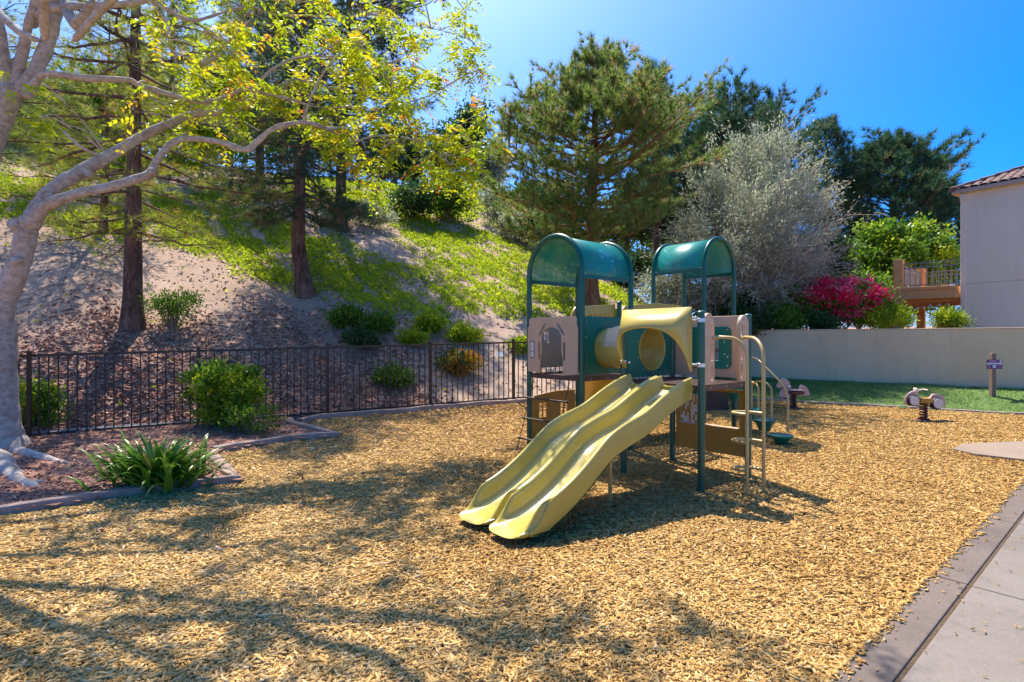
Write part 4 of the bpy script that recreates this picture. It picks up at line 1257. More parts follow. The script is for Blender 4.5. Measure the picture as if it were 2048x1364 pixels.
def spline(pts, n=6):
    pts = np.array(pts, float); out = []; k_ = len(pts)
    for i in range(k_):
        a, b, c, d = pts[i - 1], pts[i], pts[(i + 1) % k_], pts[(i + 2) % k_]
        for j in range(n):
            t = j / n
            out.append(tuple(.5 * (2 * b + (c - a) * t + (2 * a - 5 * b + 4 * c - d) * t * t + (3 * b - a - 3 * c + d) * t ** 3)))
    return out
pH = hit(1586, 817, gz); kH = pH[1] / F
hr = spring_rider('horse_rider', pH, 0, 'pink horse shaped spring rider on a maroon coil beside the stepping pods')
coil(hr, .05, .33, .062)
def hx(x, y): return ((x - 1589) * kH, (817 - y) * kH)
head = spline([hx(*p_) for p_ in ((1556.5, 772), (1562, 763), (1565, 757.5), (1571, 757), (1577, 760), (1581, 766), (1582.5, 776), (1583, 786), (1583, 793), (1579, 798.5), (1573, 801), (1567, 799), (1563, 793), (1563, 787), (1566, 781), (1570, 777), (1567, 773.5), (1562, 776), (1559, 776))], 4)
flat(hr, 'head_panel', head, 0, .045, M['pink'])
tail = spline([hx(*p_) for p_ in ((1601, 780), (1604, 771), (1608, 770.5), (1614, 774), (1619, 781), (1621, 789), (1617, 790.5), (1609, 790.5), (1602, 790), (1600, 786))], 4)
flat(hr, 'tail_panel', tail, 0, .045, M['pink'])
m = MB(); x0, z0 = hx(1580, 788); x1, z1 = hx(1607, 780.5)
m.box((x0, -.13, z0), (x1 - x0, 0, 0), (0, .26, 0), (0, 0, z1 - z0 - .015)); m.build('seat', M['maroon'], hr, bevel=.02)
m = MB(); x0, z0 = hx(1582, 781); m.box((x0, -.14, z0), (.26, 0, 0), (0, .28, 0), (0, 0, .02)); m.build('seat_pad', M['pink'], hr, bevel=.01)
m = MB(); x0, z0 = hx(1577, 772); m.tube([(x0, -.17, z0), (x0, .17, z0)], .014, 10); m.build('handle', M['cream'], hr, smoothed=True)
m = MB(); x0, z0 = hx(1570, 796); m.tube([(x0, -.19, z0), (x0, .19, z0)], .014, 10); m.build('footrest', M['maroon'], hr, smoothed=True)

pM = hit(1847, 842, gz); kM = pM[1] / F
mr = spring_rider('motorbike_rider', pM, 0, 'pink and black motorbike shaped spring rider on a maroon coil near the lawn curb')
coil(mr, .05, .36, .062)
def mx(x, y): return ((x - 1847) * kM, (842 - y) * kM)
for sgn in (-1, 1):
    for (cx, cy, r_) in ((1823.5, 801, 10.5), (1871, 806.5, 11.5)):
        X0, Z0 = mx(cx, cy)
        if sgn < 0:
            m = MB(); rr_ = r_ * kM
            ring = [(rr_ * f1, dy) for f1, dy in ((.70, -.075), (.97, -.075), (1.08, -.05), (1.1, 0), (1.08, .05), (.97, .075), (.70, .075))]
            V = []; nn_ = 28
            for rad, dy in ring:
                for i in range(nn_):
                    a_ = 2 * math.pi * i / nn_; V.append((X0 + rad * math.cos(a_), dy, Z0 + rad * math.sin(a_)))
            m.add(V, [(r2 * nn_ + i, r2 * nn_ + (i + 1) % nn_, ((r2 + 1) % 7) * nn_ + (i + 1) % nn_, ((r2 + 1) % 7) * nn_ + i) for r2 in range(7) for i in range(nn_)])
            wl = m.build('wheel', M['black'], mr, smoothed=True)
            m = MB(); m.tube([(X0, -.088, Z0), (X0, .088, Z0)], rr_ * .86, 28); m.build('hub_disc', M['cream'], wl, smoothed=True)
            m = MB(); m.tube([(X0, -.10, Z0), (X0, .10, Z0)], rr_ * .10, 10); m.build('axle', M['bolt'], wl, smoothed=True)
fr = spline([mx(*p_) for p_ in ((1808.5, 806), (1810, 797), (1815, 789), (1822, 784), (1829, 783), (1835, 788), (1838, 795), (1850, 797), (1860, 795), (1864, 789.5), (1872, 788.5), (1882, 791), (1888, 798), (1890, 808), (1888, 814), (1884, 806), (1877, 797), (1868, 797), (1861, 804), (1858, 812), (1848, 808), (1838, 807), (1834, 797), (1827, 791.5), (1818, 794), (1813, 802), (1812, 808))], 3)
flat(mr, 'body_panel', fr, .0, .04, M['pink'])
m = MB(); x0, z0 = mx(1835, 806); m.box((x0, -.10, z0), (24 * kM, 0, 0), (0, .20, 0), (0, 0, 10 * kM)); m.build('seat', M['ochre'], mr, bevel=.02)
m = MB(); x0, z0 = mx(1830, 786); x1, z1 = mx(1839, 779)
m.tube([(x0, 0, z0), (x1 - .02, 0, z1 - .02)], .02, 8)
for sgn in (-1, 1): m.tube([(x1 - .03, 0, z1 - .02), (x1, sgn * .10, z1 + .01), (x1 + .02, sgn * .19, z1)], .014, 10)
m.build('handlebar', M['cream'], mr, smoothed=True)
m = MB()
x0, z0 = mx(1832, 782)
m.lathe((x0, 0, z0 + .0), [(.035, -.03), (.05, 0), (.035, .04)], 14); m.build('headlamp', M['cream'], mr, smoothed=True)
m = MB(); x0, z0 = mx(1833, 812); m.tube([(x0, -.19, z0), (x0, .19, z0)], .013, 8); m.build('footrest', M['maroon'], mr, smoothed=True)

# ------------------------------------------------------------------ plants
def ellipsoid_pts(n, c, r, rng, shell=.55):
    d = rng.normal(size=(n, 3)); d /= np.linalg.norm(d, axis=1)[:, None]
    rad = (shell + (1 - shell) * rng.random(n)) * rng.random(n) ** .15
    return np.array(c) + d * rad[:, None] * np.array(r)

class Plant:
    """an Empty with woody part(s) and ONE foliage mesh per kind of leaf"""
    def __init__(s, name, base, label, cat, group=None, seed=1):
        s.base = np.array(base, float); s.o = empty(name, s.base, label, cat, group)
        s.rng = np.random.default_rng(seed); s.rnd = random.Random(seed); s.wood = MB(); s.L = {}; s.nodes = []
    def limb(s, pts, rad, n=8):
        s.wood.tube(pts, rad, n); s.nodes.extend([np.array(p_, float) for p_ in pts])
    def leaves(s, key, V, Fc, t):
        s.L.setdefault(key, []).append((V, Fc, t))
    def finish(s, bark, part='trunk', crown='crown'):
        if s.wood.v: s.wood.build(part, bark, s.o, smoothed=True, rel=s.base)
        for key, lst in s.L.items():
            off = 0; Vs, Fs, ts = [], [], []
            for V, Fc, t in lst:
                Vs.append(V - s.base); Fs.append(Fc + off); ts.append(t); off += len(V)
            npmesh(crown if key in M and not key.startswith('magenta') else 'blossom', np.concatenate(Vs), np.concatenate(Fs), M[key], s.o, np.concatenate(ts))
        return s.o

def foliage(pl, key, blobs, n, size, rng, clump=.22, nclump=60, up=.3, aspect=.5, tvar=.22, shell=.5):
    """leaves in clumps spread through ellipsoids [(centre, radii)]"""
    vol = np.array([b[1][0] * b[1][1] * b[1][2] for b in blobs]); vol = vol / vol.sum()
    for (c, r), f_ in zip(blobs, vol):
        nc = max(4, int(nclump * f_)); nl = max(10, int(n * f_))
        cc = ellipsoid_pts(nc, c, np.array(r) * .93, rng, shell)
        cs = clump * (.6 + .8 * rng.random(nc))
        idx = rng.integers(0, nc, nl)
        C = cc[idx] + rng.normal(size=(nl, 3)) * cs[idx][:, None] * np.array([1, 1, .75])
        out = (cc[idx] - np.array(c)) / (np.array(r) + 1e-6)
        D = out * .7 + np.array([0, 0, up]) + rng.normal(size=(nl, 3)) * .6
        sz_ = size * (.6 + .8 * rng.random(nl))
        V, Fc = leafquads(C, sz_, sz_ * aspect, D, None, .2)
        ct = rng.normal(0, .16, nc)
        t = np.clip(.5 + ct[idx] + tvar * rng.normal(size=nl), 0, 1)
        pl.leaves(key, V, Fc, np.repeat(t, 4))

def bush(name, label, base, r, key, n, size, seed, group=None, clump=.12, nclump=40, stems=6, bark='twig', cat='bush', up=.4, aspect=.5, second=None, lift=.55, shell=.45):
    pl = Plant(name, base, label, cat, group, seed)
    r = np.array(r, float); c = pl.base + np.array([0, 0, r[2] * lift * 1.7])
    for i in range(stems):
        a_ = pl.rnd.uniform(0, 6.28); k_ = pl.rnd.uniform(.2, .8)
        e_ = c + np.array([math.cos(a_) * r[0] * k_, math.sin(a_) * r[1] * k_, pl.rnd.uniform(-.2, .5) * r[2]])
        md = pl.base * .5 + e_ * .5 + pl.rng.normal(size=3) * .06 * r[2]
        pl.limb([pl.base - [0, 0, .08], md, e_], [.025 * r[2] + .008, .016 * r[2] + .005, .004], 6)
    blobs = [(c, r)]
    for i in range(5):
        a_ = pl.rnd.uniform(0, 6.28)
        blobs.append((c + np.array([math.cos(a_) * r[0] * .6, math.sin(a_) * r[1] * .6, pl.rnd.uniform(-.35, .45) * r[2]]), r * pl.rnd.uniform(.35, .55)))
    foliage(pl, key, blobs, n, size, pl.rng, clump, nclump, up, aspect, shell=shell)
    if second:
        k2, frac = second
        top = [(c + np.array([0, 0, r[2] * .22]), r * np.array([1.0, 1.0, .88]))]
        foliage(pl, k2, top, int(n * frac), size, pl.rng, clump * .8, max(6, int(nclump * .4)), up, aspect, shell=.85)
    return pl.finish(M[bark], 'stem', 'foliage')

def needles(C, D, K, ln, wd, rng, spread=.75):
    """tufts of thin needles"""
    n = len(C)
    C = np.repeat(C, K, 0); D = np.repeat(D, K, 0)
    d = D + spread * rng.normal(size=C.shape); d /= np.linalg.norm(d, axis=1)[:, None]
    l_ = (ln * (.6 + .6 * rng.random(len(C))))[:, None]
    s_ = np.cross(d, rng.normal(size=C.shape)); s_ /= np.linalg.norm(s_, axis=1)[:, None]
    V = np.empty((len(C), 3, 3)); V[:, 0] = C - s_ * wd / 2; V[:, 1] = C + s_ * wd / 2; V[:, 2] = C + d * l_
    return V.reshape(-1, 3), np.arange(len(C) * 3).reshape(-1, 3)

def pine(name, label, trunk, rad, crown, key, seed, nb=60, ln=.2, wd=.012, K=14, group='pines on the hillside', bark='bark_pine', tuft_step=.16,
         upturn=.5, elev=(-.1, .8), side=1., spread=.75, hang=0., twig_r=1., dead=0, brown=0., tvar=.2, candles=(), s0=.30, vary=.5, step=.13):
    """trunk: points; crown: list of (height fraction, reach) ; branches with side shoots carrying needle tufts"""
    trunk = np.array(trunk, float)
    pl = Plant(name, trunk[0], label, 'tree', group, seed); rng = pl.rng
    tt = np.linspace(0, 1, 14); seg = np.linspace(0, 1, len(trunk))
    tp = np.stack([np.interp(tt, seg, trunk[:, i]) for i in range(3)], -1)
    tr = rad * (1 - .88 * tt ** 1.1) ; tr[0] *= 1.35
    tp[0, 2] -= .15
    pl.limb(tp, tr, 12)
    fs = np.array([c_[0] for c_ in crown]); ls = np.array([c_[1] for c_ in crown])
    TC, TD = [], []
    for i in range(nb):
        f_ = fs[0] + (fs[-1] - fs[0]) * ((i + rng.random()) / nb)
        p0 = np.array([np.interp(f_, tt, tp[:, k_]) for k_ in range(3)])
        reach = np.interp(f_, fs, ls) * (1 - vary / 2 + vary * rng.random())
        if reach < .15: continue
        az = i * 2.399 + rng.normal() * .3
        ff = (f_ - fs[0]) / (fs[-1] - fs[0] + 1e-6)
        el = elev[0] + (elev[1] - elev[0]) * ff + rng.normal() * .1
        h_ = np.array([math.cos(az), math.sin(az), 0])
        pts = []; nseg = 8
        for j in range(nseg + 1):
            s_ = j / nseg
            pts.append(p0 + h_ * reach * s_ * math.cos(el) + np.array([0, 0, reach * (math.sin(el) * s_ + upturn * .45 * s_ * s_ - hang * .35 * s_)]) + rng.normal(size=3) * .02 * reach * s_)
        pts = np.array(pts)
        br = (.010 + .011 * reach) * twig_r
        pl.limb(pts, br * (1 - .85 * np.linspace(0, 1, nseg + 1)), 5)
        if rng.random() < dead: continue
        s_ = s0
        while s_ < 1.0:
            q_ = np.array([np.interp(s_, np.linspace(0, 1, nseg + 1), pts[:, k_]) for k_ in range(3)])
            nsh = 2 if s_ < .95 else 1
            for sgn in (-1, 1)[:nsh]:
                a2 = az + sgn * (.5 + .7 * rng.random())
                sl_ = side * reach * .30 * (1.15 - s_) * (.5 + rng.random()) + .10
                d2 = np.array([math.cos(a2), math.sin(a2), .15 + upturn * (.3 + .7 * rng.random()) - hang * (.4 + .6 * rng.random())]); d2 /= np.linalg.norm(d2)
                e_ = q_ + d2 * sl_
                if sl_ > .22: pl.wood.tube([q_, q_ * .5 + e_ * .5 + rng.normal(size=3) * .02, e_], [.007 * twig_r, .006 * twig_r, .003], 4, cap=False)
                nt_ = max(1, int(sl_ / tuft_step))
                for k_ in range(nt_):
                    g_ = (k_ + 1) / nt_
                    TC.append(q_ + (e_ - q_) * g_ + rng.normal(size=3) * .03); TD.append(d2 + np.array([0, 0, upturn * .8 - hang * .9]))
            s_ += step * (1 + .6 * rng.random())
        TC.append(pts[-1]); TD.append(pts[-1] - pts[-3] + np.array([0, 0, .2 * upturn]))
    for (x, y, h_px, dy) in candles:          # upright leading shoots on the outline
        Yc = trunk[0][1] + dy; tip = at(x, y, Yc); hh_ = h_px / F * Yc
        foot = tip - np.array([rng.normal() * .15, 0, hh_])
        pl.wood.tube([foot - [0, 0, .3], foot, tip], [.03, .025, .006], 5, cap=False)
        for k_ in range(int(hh_ / .08)):
            f_ = k_ / (hh_ / .08); r_ = .34 * (1 - f_) + .05
            for q_ in range(3):
                TC.append(foot + (tip - foot) * f_ + np.array([rng.normal() * r_ * .7, rng.normal() * r_ * .7, 0])); TD.append(np.array([rng.normal() * .25, rng.normal() * .25, 1.]))
    TC, TD = np.array(TC), np.array(TD); TD /= np.linalg.norm(TD, axis=1)[:, None]
    ct = rng.normal(0, .17, len(TC))
    V, Fc = needles(TC, TD, K, ln, wd, rng, spread)
    t = np.clip(np.repeat(.48 + ct, K) + tvar * rng.normal(size=len(TC) * K), 0, 1)
    if brown:
        low = np.repeat((rng.random(len(TC)) < brown), K); t[low] = 1.
    pl.leaves(key, V, Fc, np.repeat(t, 3))
    return pl.finish(M[bark])

# ---- the grey-barked shade tree on the left
g0 = hit(-4, 893, gz)
tree = Plant('shade_tree', g0, 'smooth grey barked tree with spreading limbs and yellow green leaves, rooted in the planting bed', 'tree', None, 11)
def back_off(x): return 1.9 * np.clip((x - 120) / 700, 0, 1.1)
def limb_px(lst, n=9):
    """lst of (x, y, Y, width px)"""
    a = np.array(lst, float); a[:, 2] += back_off(a[:, 0]); k_ = len(a); tt = np.linspace(0, k_ - 1, (k_ - 1) * 4 + 1)
    out = []
    for t in tt:      # Catmull-Rom
        i = min(int(t), k_ - 2); u = t - i
        p0, p1, p2, p3 = a[max(i - 1, 0)], a[i], a[i + 1], a[min(i + 2, k_ - 1)]
        out.append(.5 * (2 * p1 + (p2 - p0) * u + (2 * p0 - 5 * p1 + 4 * p2 - p3) * u * u + (3 * p1 - p0 - 3 * p2 + p3) * u ** 3))
    out = np.array(out)
    pts = np.array([at(r_[0], r_[1], r_[2]) for r_ in out]); rad = np.maximum(out[:, 3] * np.where(out[:, 3] < 40, .86, .92), .8) / 2 / F * out[:, 2]
    rad = rad * (1 + .05 * np.sin(np.arange(len(rad)) * 2.3 + len(rad)))
    tree.limb(pts, rad, n); return pts
LIMBS = [
 [(-6, 905, 7.3, 150), (-7, 880, 7.3, 108), (-7, 840, 7.3, 86), (-8, 760, 7.3, 76), (-9, 690, 7.3, 76), (-12, 640, 7.3, 78), (-16, 600, 7.3, 72)],
 [(-12, 660, 7.28, 70), (6, 600, 7.25, 50), (28, 555, 7.2, 45), (45, 505, 7.15, 41), (52, 470, 7.12, 42), (58, 446, 7.1, 38), (70, 436, 7.08, 32)],
 [(-14, 620, 7.3, 74), (-40, 520, 7.35, 62), (-50, 420, 7.4, 58), (-34, 320, 7.4, 56), (-6, 240, 7.4, 52), (18, 195, 7.4, 46), (26, 172, 7.4, 40)],
 [(56, 450, 7.1, 44), (84, 418, 7.05, 30), (121, 399, 7.0, 26), (165, 385, 6.95, 23), (220, 374, 6.9, 22), (286, 354, 6.85, 22), (304, 341, 6.85, 20), (313, 322, 6.85, 16), (337, 293, 6.8, 16), (370, 277, 6.8, 15), (440, 284, 6.75, 14), (491, 300, 6.7, 15), (513, 284, 6.7, 14), (542, 260, 6.65, 13), (586, 247, 6.6, 12), (623, 247, 6.6, 11), (657, 258, 6.6, 10), (698, 254, 6.6, 8)],
 [(657, 259, 6.6, 6), (690, 275, 6.55, 5), (712, 284, 6.5, 5), (734, 275, 6.5, 4.5), (793, 271, 6.5, 3), (850, 290, 6.45, 2), (900, 330, 6.4, 1.4)],
 [(607, 246, 6.6, 8), (616, 210, 6.55, 7), (641, 155, 6.5, 6.5), (676, 110, 6.5, 5.5), (709, 80, 6.5, 4), (760, 40, 6.5, 2.5)],
 [(62, 440, 7.12, 40), (90, 396, 7.15, 34), (117, 370, 7.2, 31), (161, 344, 7.25, 32), (205, 319, 7.3, 27), (249, 293, 7.35, 24), (286, 271, 7.4, 23), (330, 251, 7.4, 20), (385, 229, 7.45, 17), (454, 222, 7.45, 14), (506, 201, 7.5, 14), (550, 181, 7.5, 13), (586, 161, 7.5, 12), (623, 165, 7.5, 9), (660, 177, 7.5, 8), (698, 165, 7.5, 6), (727, 143, 7.5, 5), (753, 134, 7.5, 4), (830, 110, 7.5, 2.5)],
 [(506, 202, 7.5, 8), (522, 160, 7.5, 7), (562, 128, 7.5, 6), (595, 116, 7.5, 5.5), (646, 113, 7.5, 5), (690, 121, 7.5, 3.5), (760, 150, 7.4, 2.5), (840, 190, 7.3, 1.6)],
 [(586, 160, 7.5, 7), (606, 140, 7.5, 5), (650, 100, 7.5, 4), (720, 60, 7.5, 3), (800, 50, 7.5, 2), (880, 60, 7.4, 1.4), (940, 80, 7.4, 1)],
 [(660, 177, 7.5, 6), (740, 185, 7.4, 4), (800, 205, 7.4, 3), (860, 190, 7.3, 2), (930, 150, 7.3, 1.5)],
 [(22, 190, 7.4, 38), (12, 130, 7.35, 24), (2, 70, 7.3, 22), (-14, 0, 7.2, 20), (-40, -90, 7.0, 17), (-60, -220, 6.7, 12)],
 [(28, 178, 7.4, 30), (42, 120, 7.4, 24), (56, 55, 7.3, 19), (76, -10, 7.2, 17), (120, -110, 6.9, 14), (170, -260, 6.4, 10), (230, -420, 5.9, 6)],
 [(30, 190, 7.42, 38), (66, 150, 7.45, 31), (88, 105, 7.5, 30), (106, 45, 7.5, 30), (124, -30, 7.4, 28), (170, -140, 7.2, 22), (260, -260, 6.8, 16), (400, -380, 6.3, 10), (560, -480, 5.8, 6)],
 [(52, 190, 7.4, 34), (78, 156, 7.35, 17), (96, 147, 7.3, 16), (165, 156, 7.25, 15), (257, 160, 7.2, 14), (278, 170, 7.2, 13), (341, 189, 7.15, 12), (400, 205, 7.1, 11), (458, 192, 7.1, 9), (491, 178, 7.1, 8), (540, 190, 7.0, 7), (580, 198, 7.0, 6), (640, 215, 7.0, 4), (720, 215, 7.0, 3), (800, 235, 6.9, 2), (880, 240, 6.9, 1.3)],
 [(60, 48, 7.45, 26), (82, 30, 7.3, 22), (99, 18, 7.2, 18), (147, 13, 7.1, 16), (205, 11, 7.0, 15), (279, 4, 6.9, 13), (360, -14, 6.8, 11), (460, -20, 6.7, 9), (560, 0, 6.6, 6), (660, 6, 6.5, 3)],
 [(300, 0, 6.9, 9), (344, 26, 6.85, 9), (385, 42, 6.8, 8), (440, 27, 6.8, 7), (500, 13, 6.8, 6.5), (537, 27, 6.8, 6), (580, 31, 6.8, 5.5), (621, 31, 6.8, 5), (661, 37, 6.8, 4), (740, 30, 6.8, 2.5), (830, 40, 6.8, 1.5)],
 [(458, 194, 7.1, 5), (440, 110, 7.0, 9), (400, 130, 7.0, 10), (470, 70, 7.0, 7), (500, 40, 7.0, 4)][1:],
 [(128, 262, 7.25, 6), (140, 276, 7.22, 7), (165, 296, 7.2, 8), (195, 309, 7.25, 8)],
 [(209, 305, 7.25, 3), (180, 262, 7.2, 2.6), (150, 225, 7.15, 2.3), (110, 185, 7.1, 2), (85, 168, 7.1, 1.6)],
 [(200, 298, 7.25, 2.4), (170, 272, 7.2, 2), (140, 256, 7.2, 1.8), (122, 238, 7.2, 1.4)],
 [(345, 190, 7.15, 4), (352, 120, 7.1, 3.5), (335, 90, 7.1, 3), (318, 50, 7.0, 2)],
 [(440, 222, 7.4, 4), (480, 240, 7.4, 3), (520, 262, 7.3, 2)],
]
for l_ in LIMBS: limb_px(l_, 12 if l_[0][3] > 25 else 8)
# pruning scar and knots
for x, y, Y_, w_ in ((34, 522, 7.0, 17), (54, 190, 7.2, 16), (304, 345, 6.78, 16), (28, 450, 7.0, 20), (178, 350, 7.15, 16), (100, 395, 7.05, 14)):
    Y_ = Y_ + back_off(x); c_ = at(x, y, Y_); r_ = w_ / 2 / F * Y_
    tree.wood.tube([c_ + [0, .05, 0], c_ + [0, -.03, .01], c_ + [.003, -.055, .012], c_ + [.003, -.04, .012]], [r_ * 1.3, r_ * 1.05, r_ * .75, r_ * .4], 10)
# limbs above the frame, which throw the branch shadows over the mulch
HIGH = [((-5.6, 7.0, 5.4), (-3.6, 6.0, 6.3), (-1.6, 5.6, 6.5)), ((-5.2, 6.9, 6.0), (-3.0, 6.9, 7.0), (-.4, 6.6, 7.1)), ((-5.6, 6.6, 5.2), (-4.6, 5.4, 5.9), (-3.2, 4.6, 6.2)),
        ((-6.2, 6.6, 5.4), (-6.0, 5.0, 6.0), (-5.2, 3.9, 6.3)), ((-3.6, 6.0, 6.3), (-2.4, 5.2, 6.3), (-1.2, 4.4, 6.2)), ((-3.0, 6.9, 7.0), (-1.8, 6.2, 7.2), (.2, 5.6, 6.7)), ((-1.6, 5.6, 6.5), (-.4, 5.6, 6.2), (.6, 5.4, 5.9)), ((-6.0, 5.0, 6.0), (-7.2, 4.2, 6.4), (-8.0, 3.6, 6.4)),
        ((-3.6, 6.4, 6.2), (-2.6, 6.6, 6.4), (-1.0, 6.4, 6.1)), ((-4.4, 6.2, 5.8), (-3.4, 5.8, 6.2), (-2.2, 5.7, 6.1)), ((-4.6, 6.6, 5.9), (-4.4, 6.4, 6.3), (-3.4, 6.4, 6.5)), ((-2.2, 6.6, 6.4), (-1.4, 6.3, 6.3), (-.7, 6.0, 6.0)), ((-5.0, 6.4, 5.7), (-4.6, 5.9, 6.2), (-3.9, 5.5, 6.3))]
for a_, b_, c_ in HIGH:
    a_, b_, c_ = map(np.array, (a_, b_, c_)); pts = []
    for i in range(11):
        t = i / 10; q_ = a_ * (1 - t) ** 2 + 2 * b_ * t * (1 - t) + c_ * t * t
        pts.append(q_ + tree.rng.normal(size=3) * .05 * min(1, i))
    tree.limb(pts, np.linspace(.055, .014, 11), 8)
    for i in range(3, 11):
        for k_ in range(3):
            d_ = tree.rng.normal(size=3) * np.array([1, 1, .45]); d_ /= np.linalg.norm(d_)
            L_ = .4 + .7 * tree.rng.random(); s_ = pts[i]
            tw = [s_, s_ + d_ * L_ * .5 + tree.rng.normal(size=3) * .06, s_ + d_ * L_]
            tree.limb(tw, [.011, .007, .003], 5)
tree.limb([at(124, -30, 7.4), np.array((-5.6, 7.0, 5.4)), np.array((-5.2, 6.9, 6.0))], [.09, .07, .05], 8)
tree.limb([at(-40, -90, 7.0), np.array((-6.2, 6.6, 5.4)), np.array((-5.6, 6.6, 5.2))], [.06, .05, .05], 8)
# roots
for pts_, w_ in (([(20, 872, 7.1), (55, 872, 6.95), (90, 880, 6.75), (120, 886, 6.6), (145, 889, 6.5)], (44, 30, 22, 12, 3)), ([(-20, 890, 7.0), (5, 906, 6.5), (20, 925, 6.1), (40, 945, 5.85), (62, 962, 5.75), (84, 985, 5.62)], (70, 46, 34, 26, 24, 6)),
                 ([(-30, 890, 7.1), (-60, 930, 6.2), (-90, 960, 5.7), (-140, 985, 5.4)], (70, 50, 36, 10)), ([(62, 955, 5.8), (80, 960, 5.85), (98, 964, 5.9)], (24, 14, 4)), ([(-10, 905, 6.7), (22, 914, 6.35), (48, 930, 6.1)], (40, 24, 8))):
    pts = []; rr_ = []
    for (x, y, Y_), ww in zip(pts_, w_):
        xx = (x - 1024) / F * Y_; r_ = ww / 2 / F * Y_
        pts.append((xx, Y_, float(gz(xx, Y_)) + .055 - r_ * .32)); rr_.append(r_)
    tree.wood.tube(pts, rr_, 10)
# compound leaves in drooping sprays
def sprays(pl, key, clusters, rng, leaf=.31, pairs=7, tshift=.06, mult=1.35, off=None):
    RA, RD, LL, TT = [], [], [], []
    for (x, y, rx, ry, Y_, n_) in clusters:
        Y_ = Y_ + (off(x) if off else 0) + rng.normal() * .45
        c_ = at(x, y, Y_); k_ = Y_ / F
        nd = np.array(pl.nodes); j = np.argmin(np.linalg.norm(nd - c_, axis=1)); s_ = nd[j]
        hubs = []
        for h_ in range(max(3, n_ // 6)):
            e_ = c_ + np.array([rng.normal() * rx * k_ * .5, rng.normal() * .45, rng.normal() * ry * k_ * .5])
            mid = (s_ + e_) / 2 + rng.normal(size=3) * .08 + np.array([0, 0, .08])
            pl.wood.tube([s_, mid, e_], [.010, .007, .003], 5, cap=False); hubs.append(e_)
        for i in range(int(n_ * mult)):
            h_ = hubs[rng.integers(len(hubs))] + rng.normal(size=3) * .07
            a_ = rng.random() * 6.28
            RA.append(h_); RD.append((math.cos(a_), math.sin(a_), -.35 + .5 * rng.normal())); LL.append(leaf * (.7 + .6 * rng.random())); TT.append(.45 + tshift + .22 * rng.normal())
    RA, RD, LL, TT = np.array(RA), np.array(RD), np.array(LL), np.array(TT); RD /= np.linalg.norm(RD, axis=1)[:, None]
    C, D, S_, T_ = [], [], [], []
    side = np.cross(RD, [0, 0, 1.]); side /= np.linalg.norm(side, axis=1)[:, None] + 1e-9
    for p_ in range(1, pairs + 1):
        f_ = p_ / pairs
        q_ = RA + RD * (LL * f_)[:, None] + np.array([0, 0, -1]) * (LL * .35 * f_ * f_)[:, None]
        for sg in (-1, 1):
            C.append(q_); D.append(side * sg + RD * .5 + np.array([0, 0, -.25])); S_.append(LL * .31 * (1.1 - .4 * f_)); T_.append(TT + .06 * rng.normal(size=len(TT)))
    C, D, S_, T_ = map(np.concatenate, (C, D, S_, T_))
    V, Fc = leafquads(C, S_, S_ * .42, D, None, .18)
    pl.leaves(key, V, Fc, np.repeat(np.clip(T_, 0, 1), 4))
CL = [(350, 90, 55, 40, 6.9, 15), (395, 60, 50, 40, 6.9, 13), (430, 115, 60, 45, 7.0, 20), (405, 165, 55, 40, 7.1, 18), (470, 120, 45, 40, 7.0, 14), (520, 60, 45, 40, 7.0, 14), (545, 140, 50, 45, 7.3, 18), (590, 80, 50, 45, 7.2, 20),
      (640, 60, 50, 40, 7.0, 20), (690, 40, 55, 35, 6.9, 20), (680, 100, 50, 45, 6.7, 22), (740, 80, 45, 45, 6.8, 20), (770, 120, 50, 50, 7.1, 24), (800, 90, 45, 45, 7.1, 20), (790, 165, 45, 40, 7.2, 22), (830, 130, 45, 50, 7.2, 20),
      (890, 50, 45, 40, 7.3, 16), (930, 60, 40, 40, 7.3, 16), (950, 100, 35, 35, 7.3, 14), (905, 110, 40, 40, 7.3, 14), (960, 135, 25, 25, 7.3, 8), (870, 40, 30, 22, 7.3, 8), (920, 150, 35, 22, 7.3, 6),
      (560, 215, 40, 30, 7.2, 12), (620, 200, 45, 35, 7.2, 14), (660, 225, 45, 30, 6.8, 16), (700, 205, 45, 35, 6.9, 16), (690, 310, 35, 40, 6.5, 26), (670, 290, 30, 25, 6.5, 12), (750, 240, 45, 30, 6.6, 14), (790, 225, 40, 30, 6.8, 14),
      (770, 295, 40, 30, 6.5, 12), (830, 285, 45, 40, 6.5, 16), (890, 260, 40, 30, 6.8, 18), (925, 250, 35, 30, 6.8, 16), (900, 310, 45, 35, 6.5, 22), (930, 330, 35, 30, 6.4, 20), (870, 335, 40, 25, 6.5, 16), (915, 350, 30, 16, 6.4, 12), (800, 320, 30, 18, 6.5, 8),
      (860, 195, 35, 30, 7.2, 10), (360, 215, 40, 25, 7.1, 10), (320, 235, 35, 20, 7.2, 8), (285, 195, 25, 20, 7.15, 6), (410, 245, 35, 25, 7.3, 10), (470, 215, 35, 25, 7.1, 10), (500, 170, 40, 35, 7.1, 12),
      (70, 195, 25, 15, 7.3, 4), (620, 20, 60, 24, 6.7, 16), (540, 20, 40, 20, 6.7, 10), (100, 245, 40, 25, 7.3, 6), (740, 20, 40, 20, 6.9, 12), (600, 150, 40, 40, 7.3, 14), (710, 150, 40, 40, 7.2, 16)]
sprays(tree, 'leaf_yellow', CL, tree.rng, off=back_off)
CH_ = []
for a_, b_, c_ in HIGH:
    for f_ in (.45, .65, .82, 1.0):
        q_ = np.array(a_) * (1 - f_) ** 2 + 2 * np.array(b_) * f_ * (1 - f_) + np.array(c_) * f_ * f_
        CH_.append((1024 + F * q_[0] / q_[1], HZ - F * (q_[2] - EYE) / q_[1], 55, 40, q_[1], 12))
sprays(tree, 'leaf_yellow', CH_, tree.rng, mult=.8)
tr_o = tree.finish(M['bark_grey'])
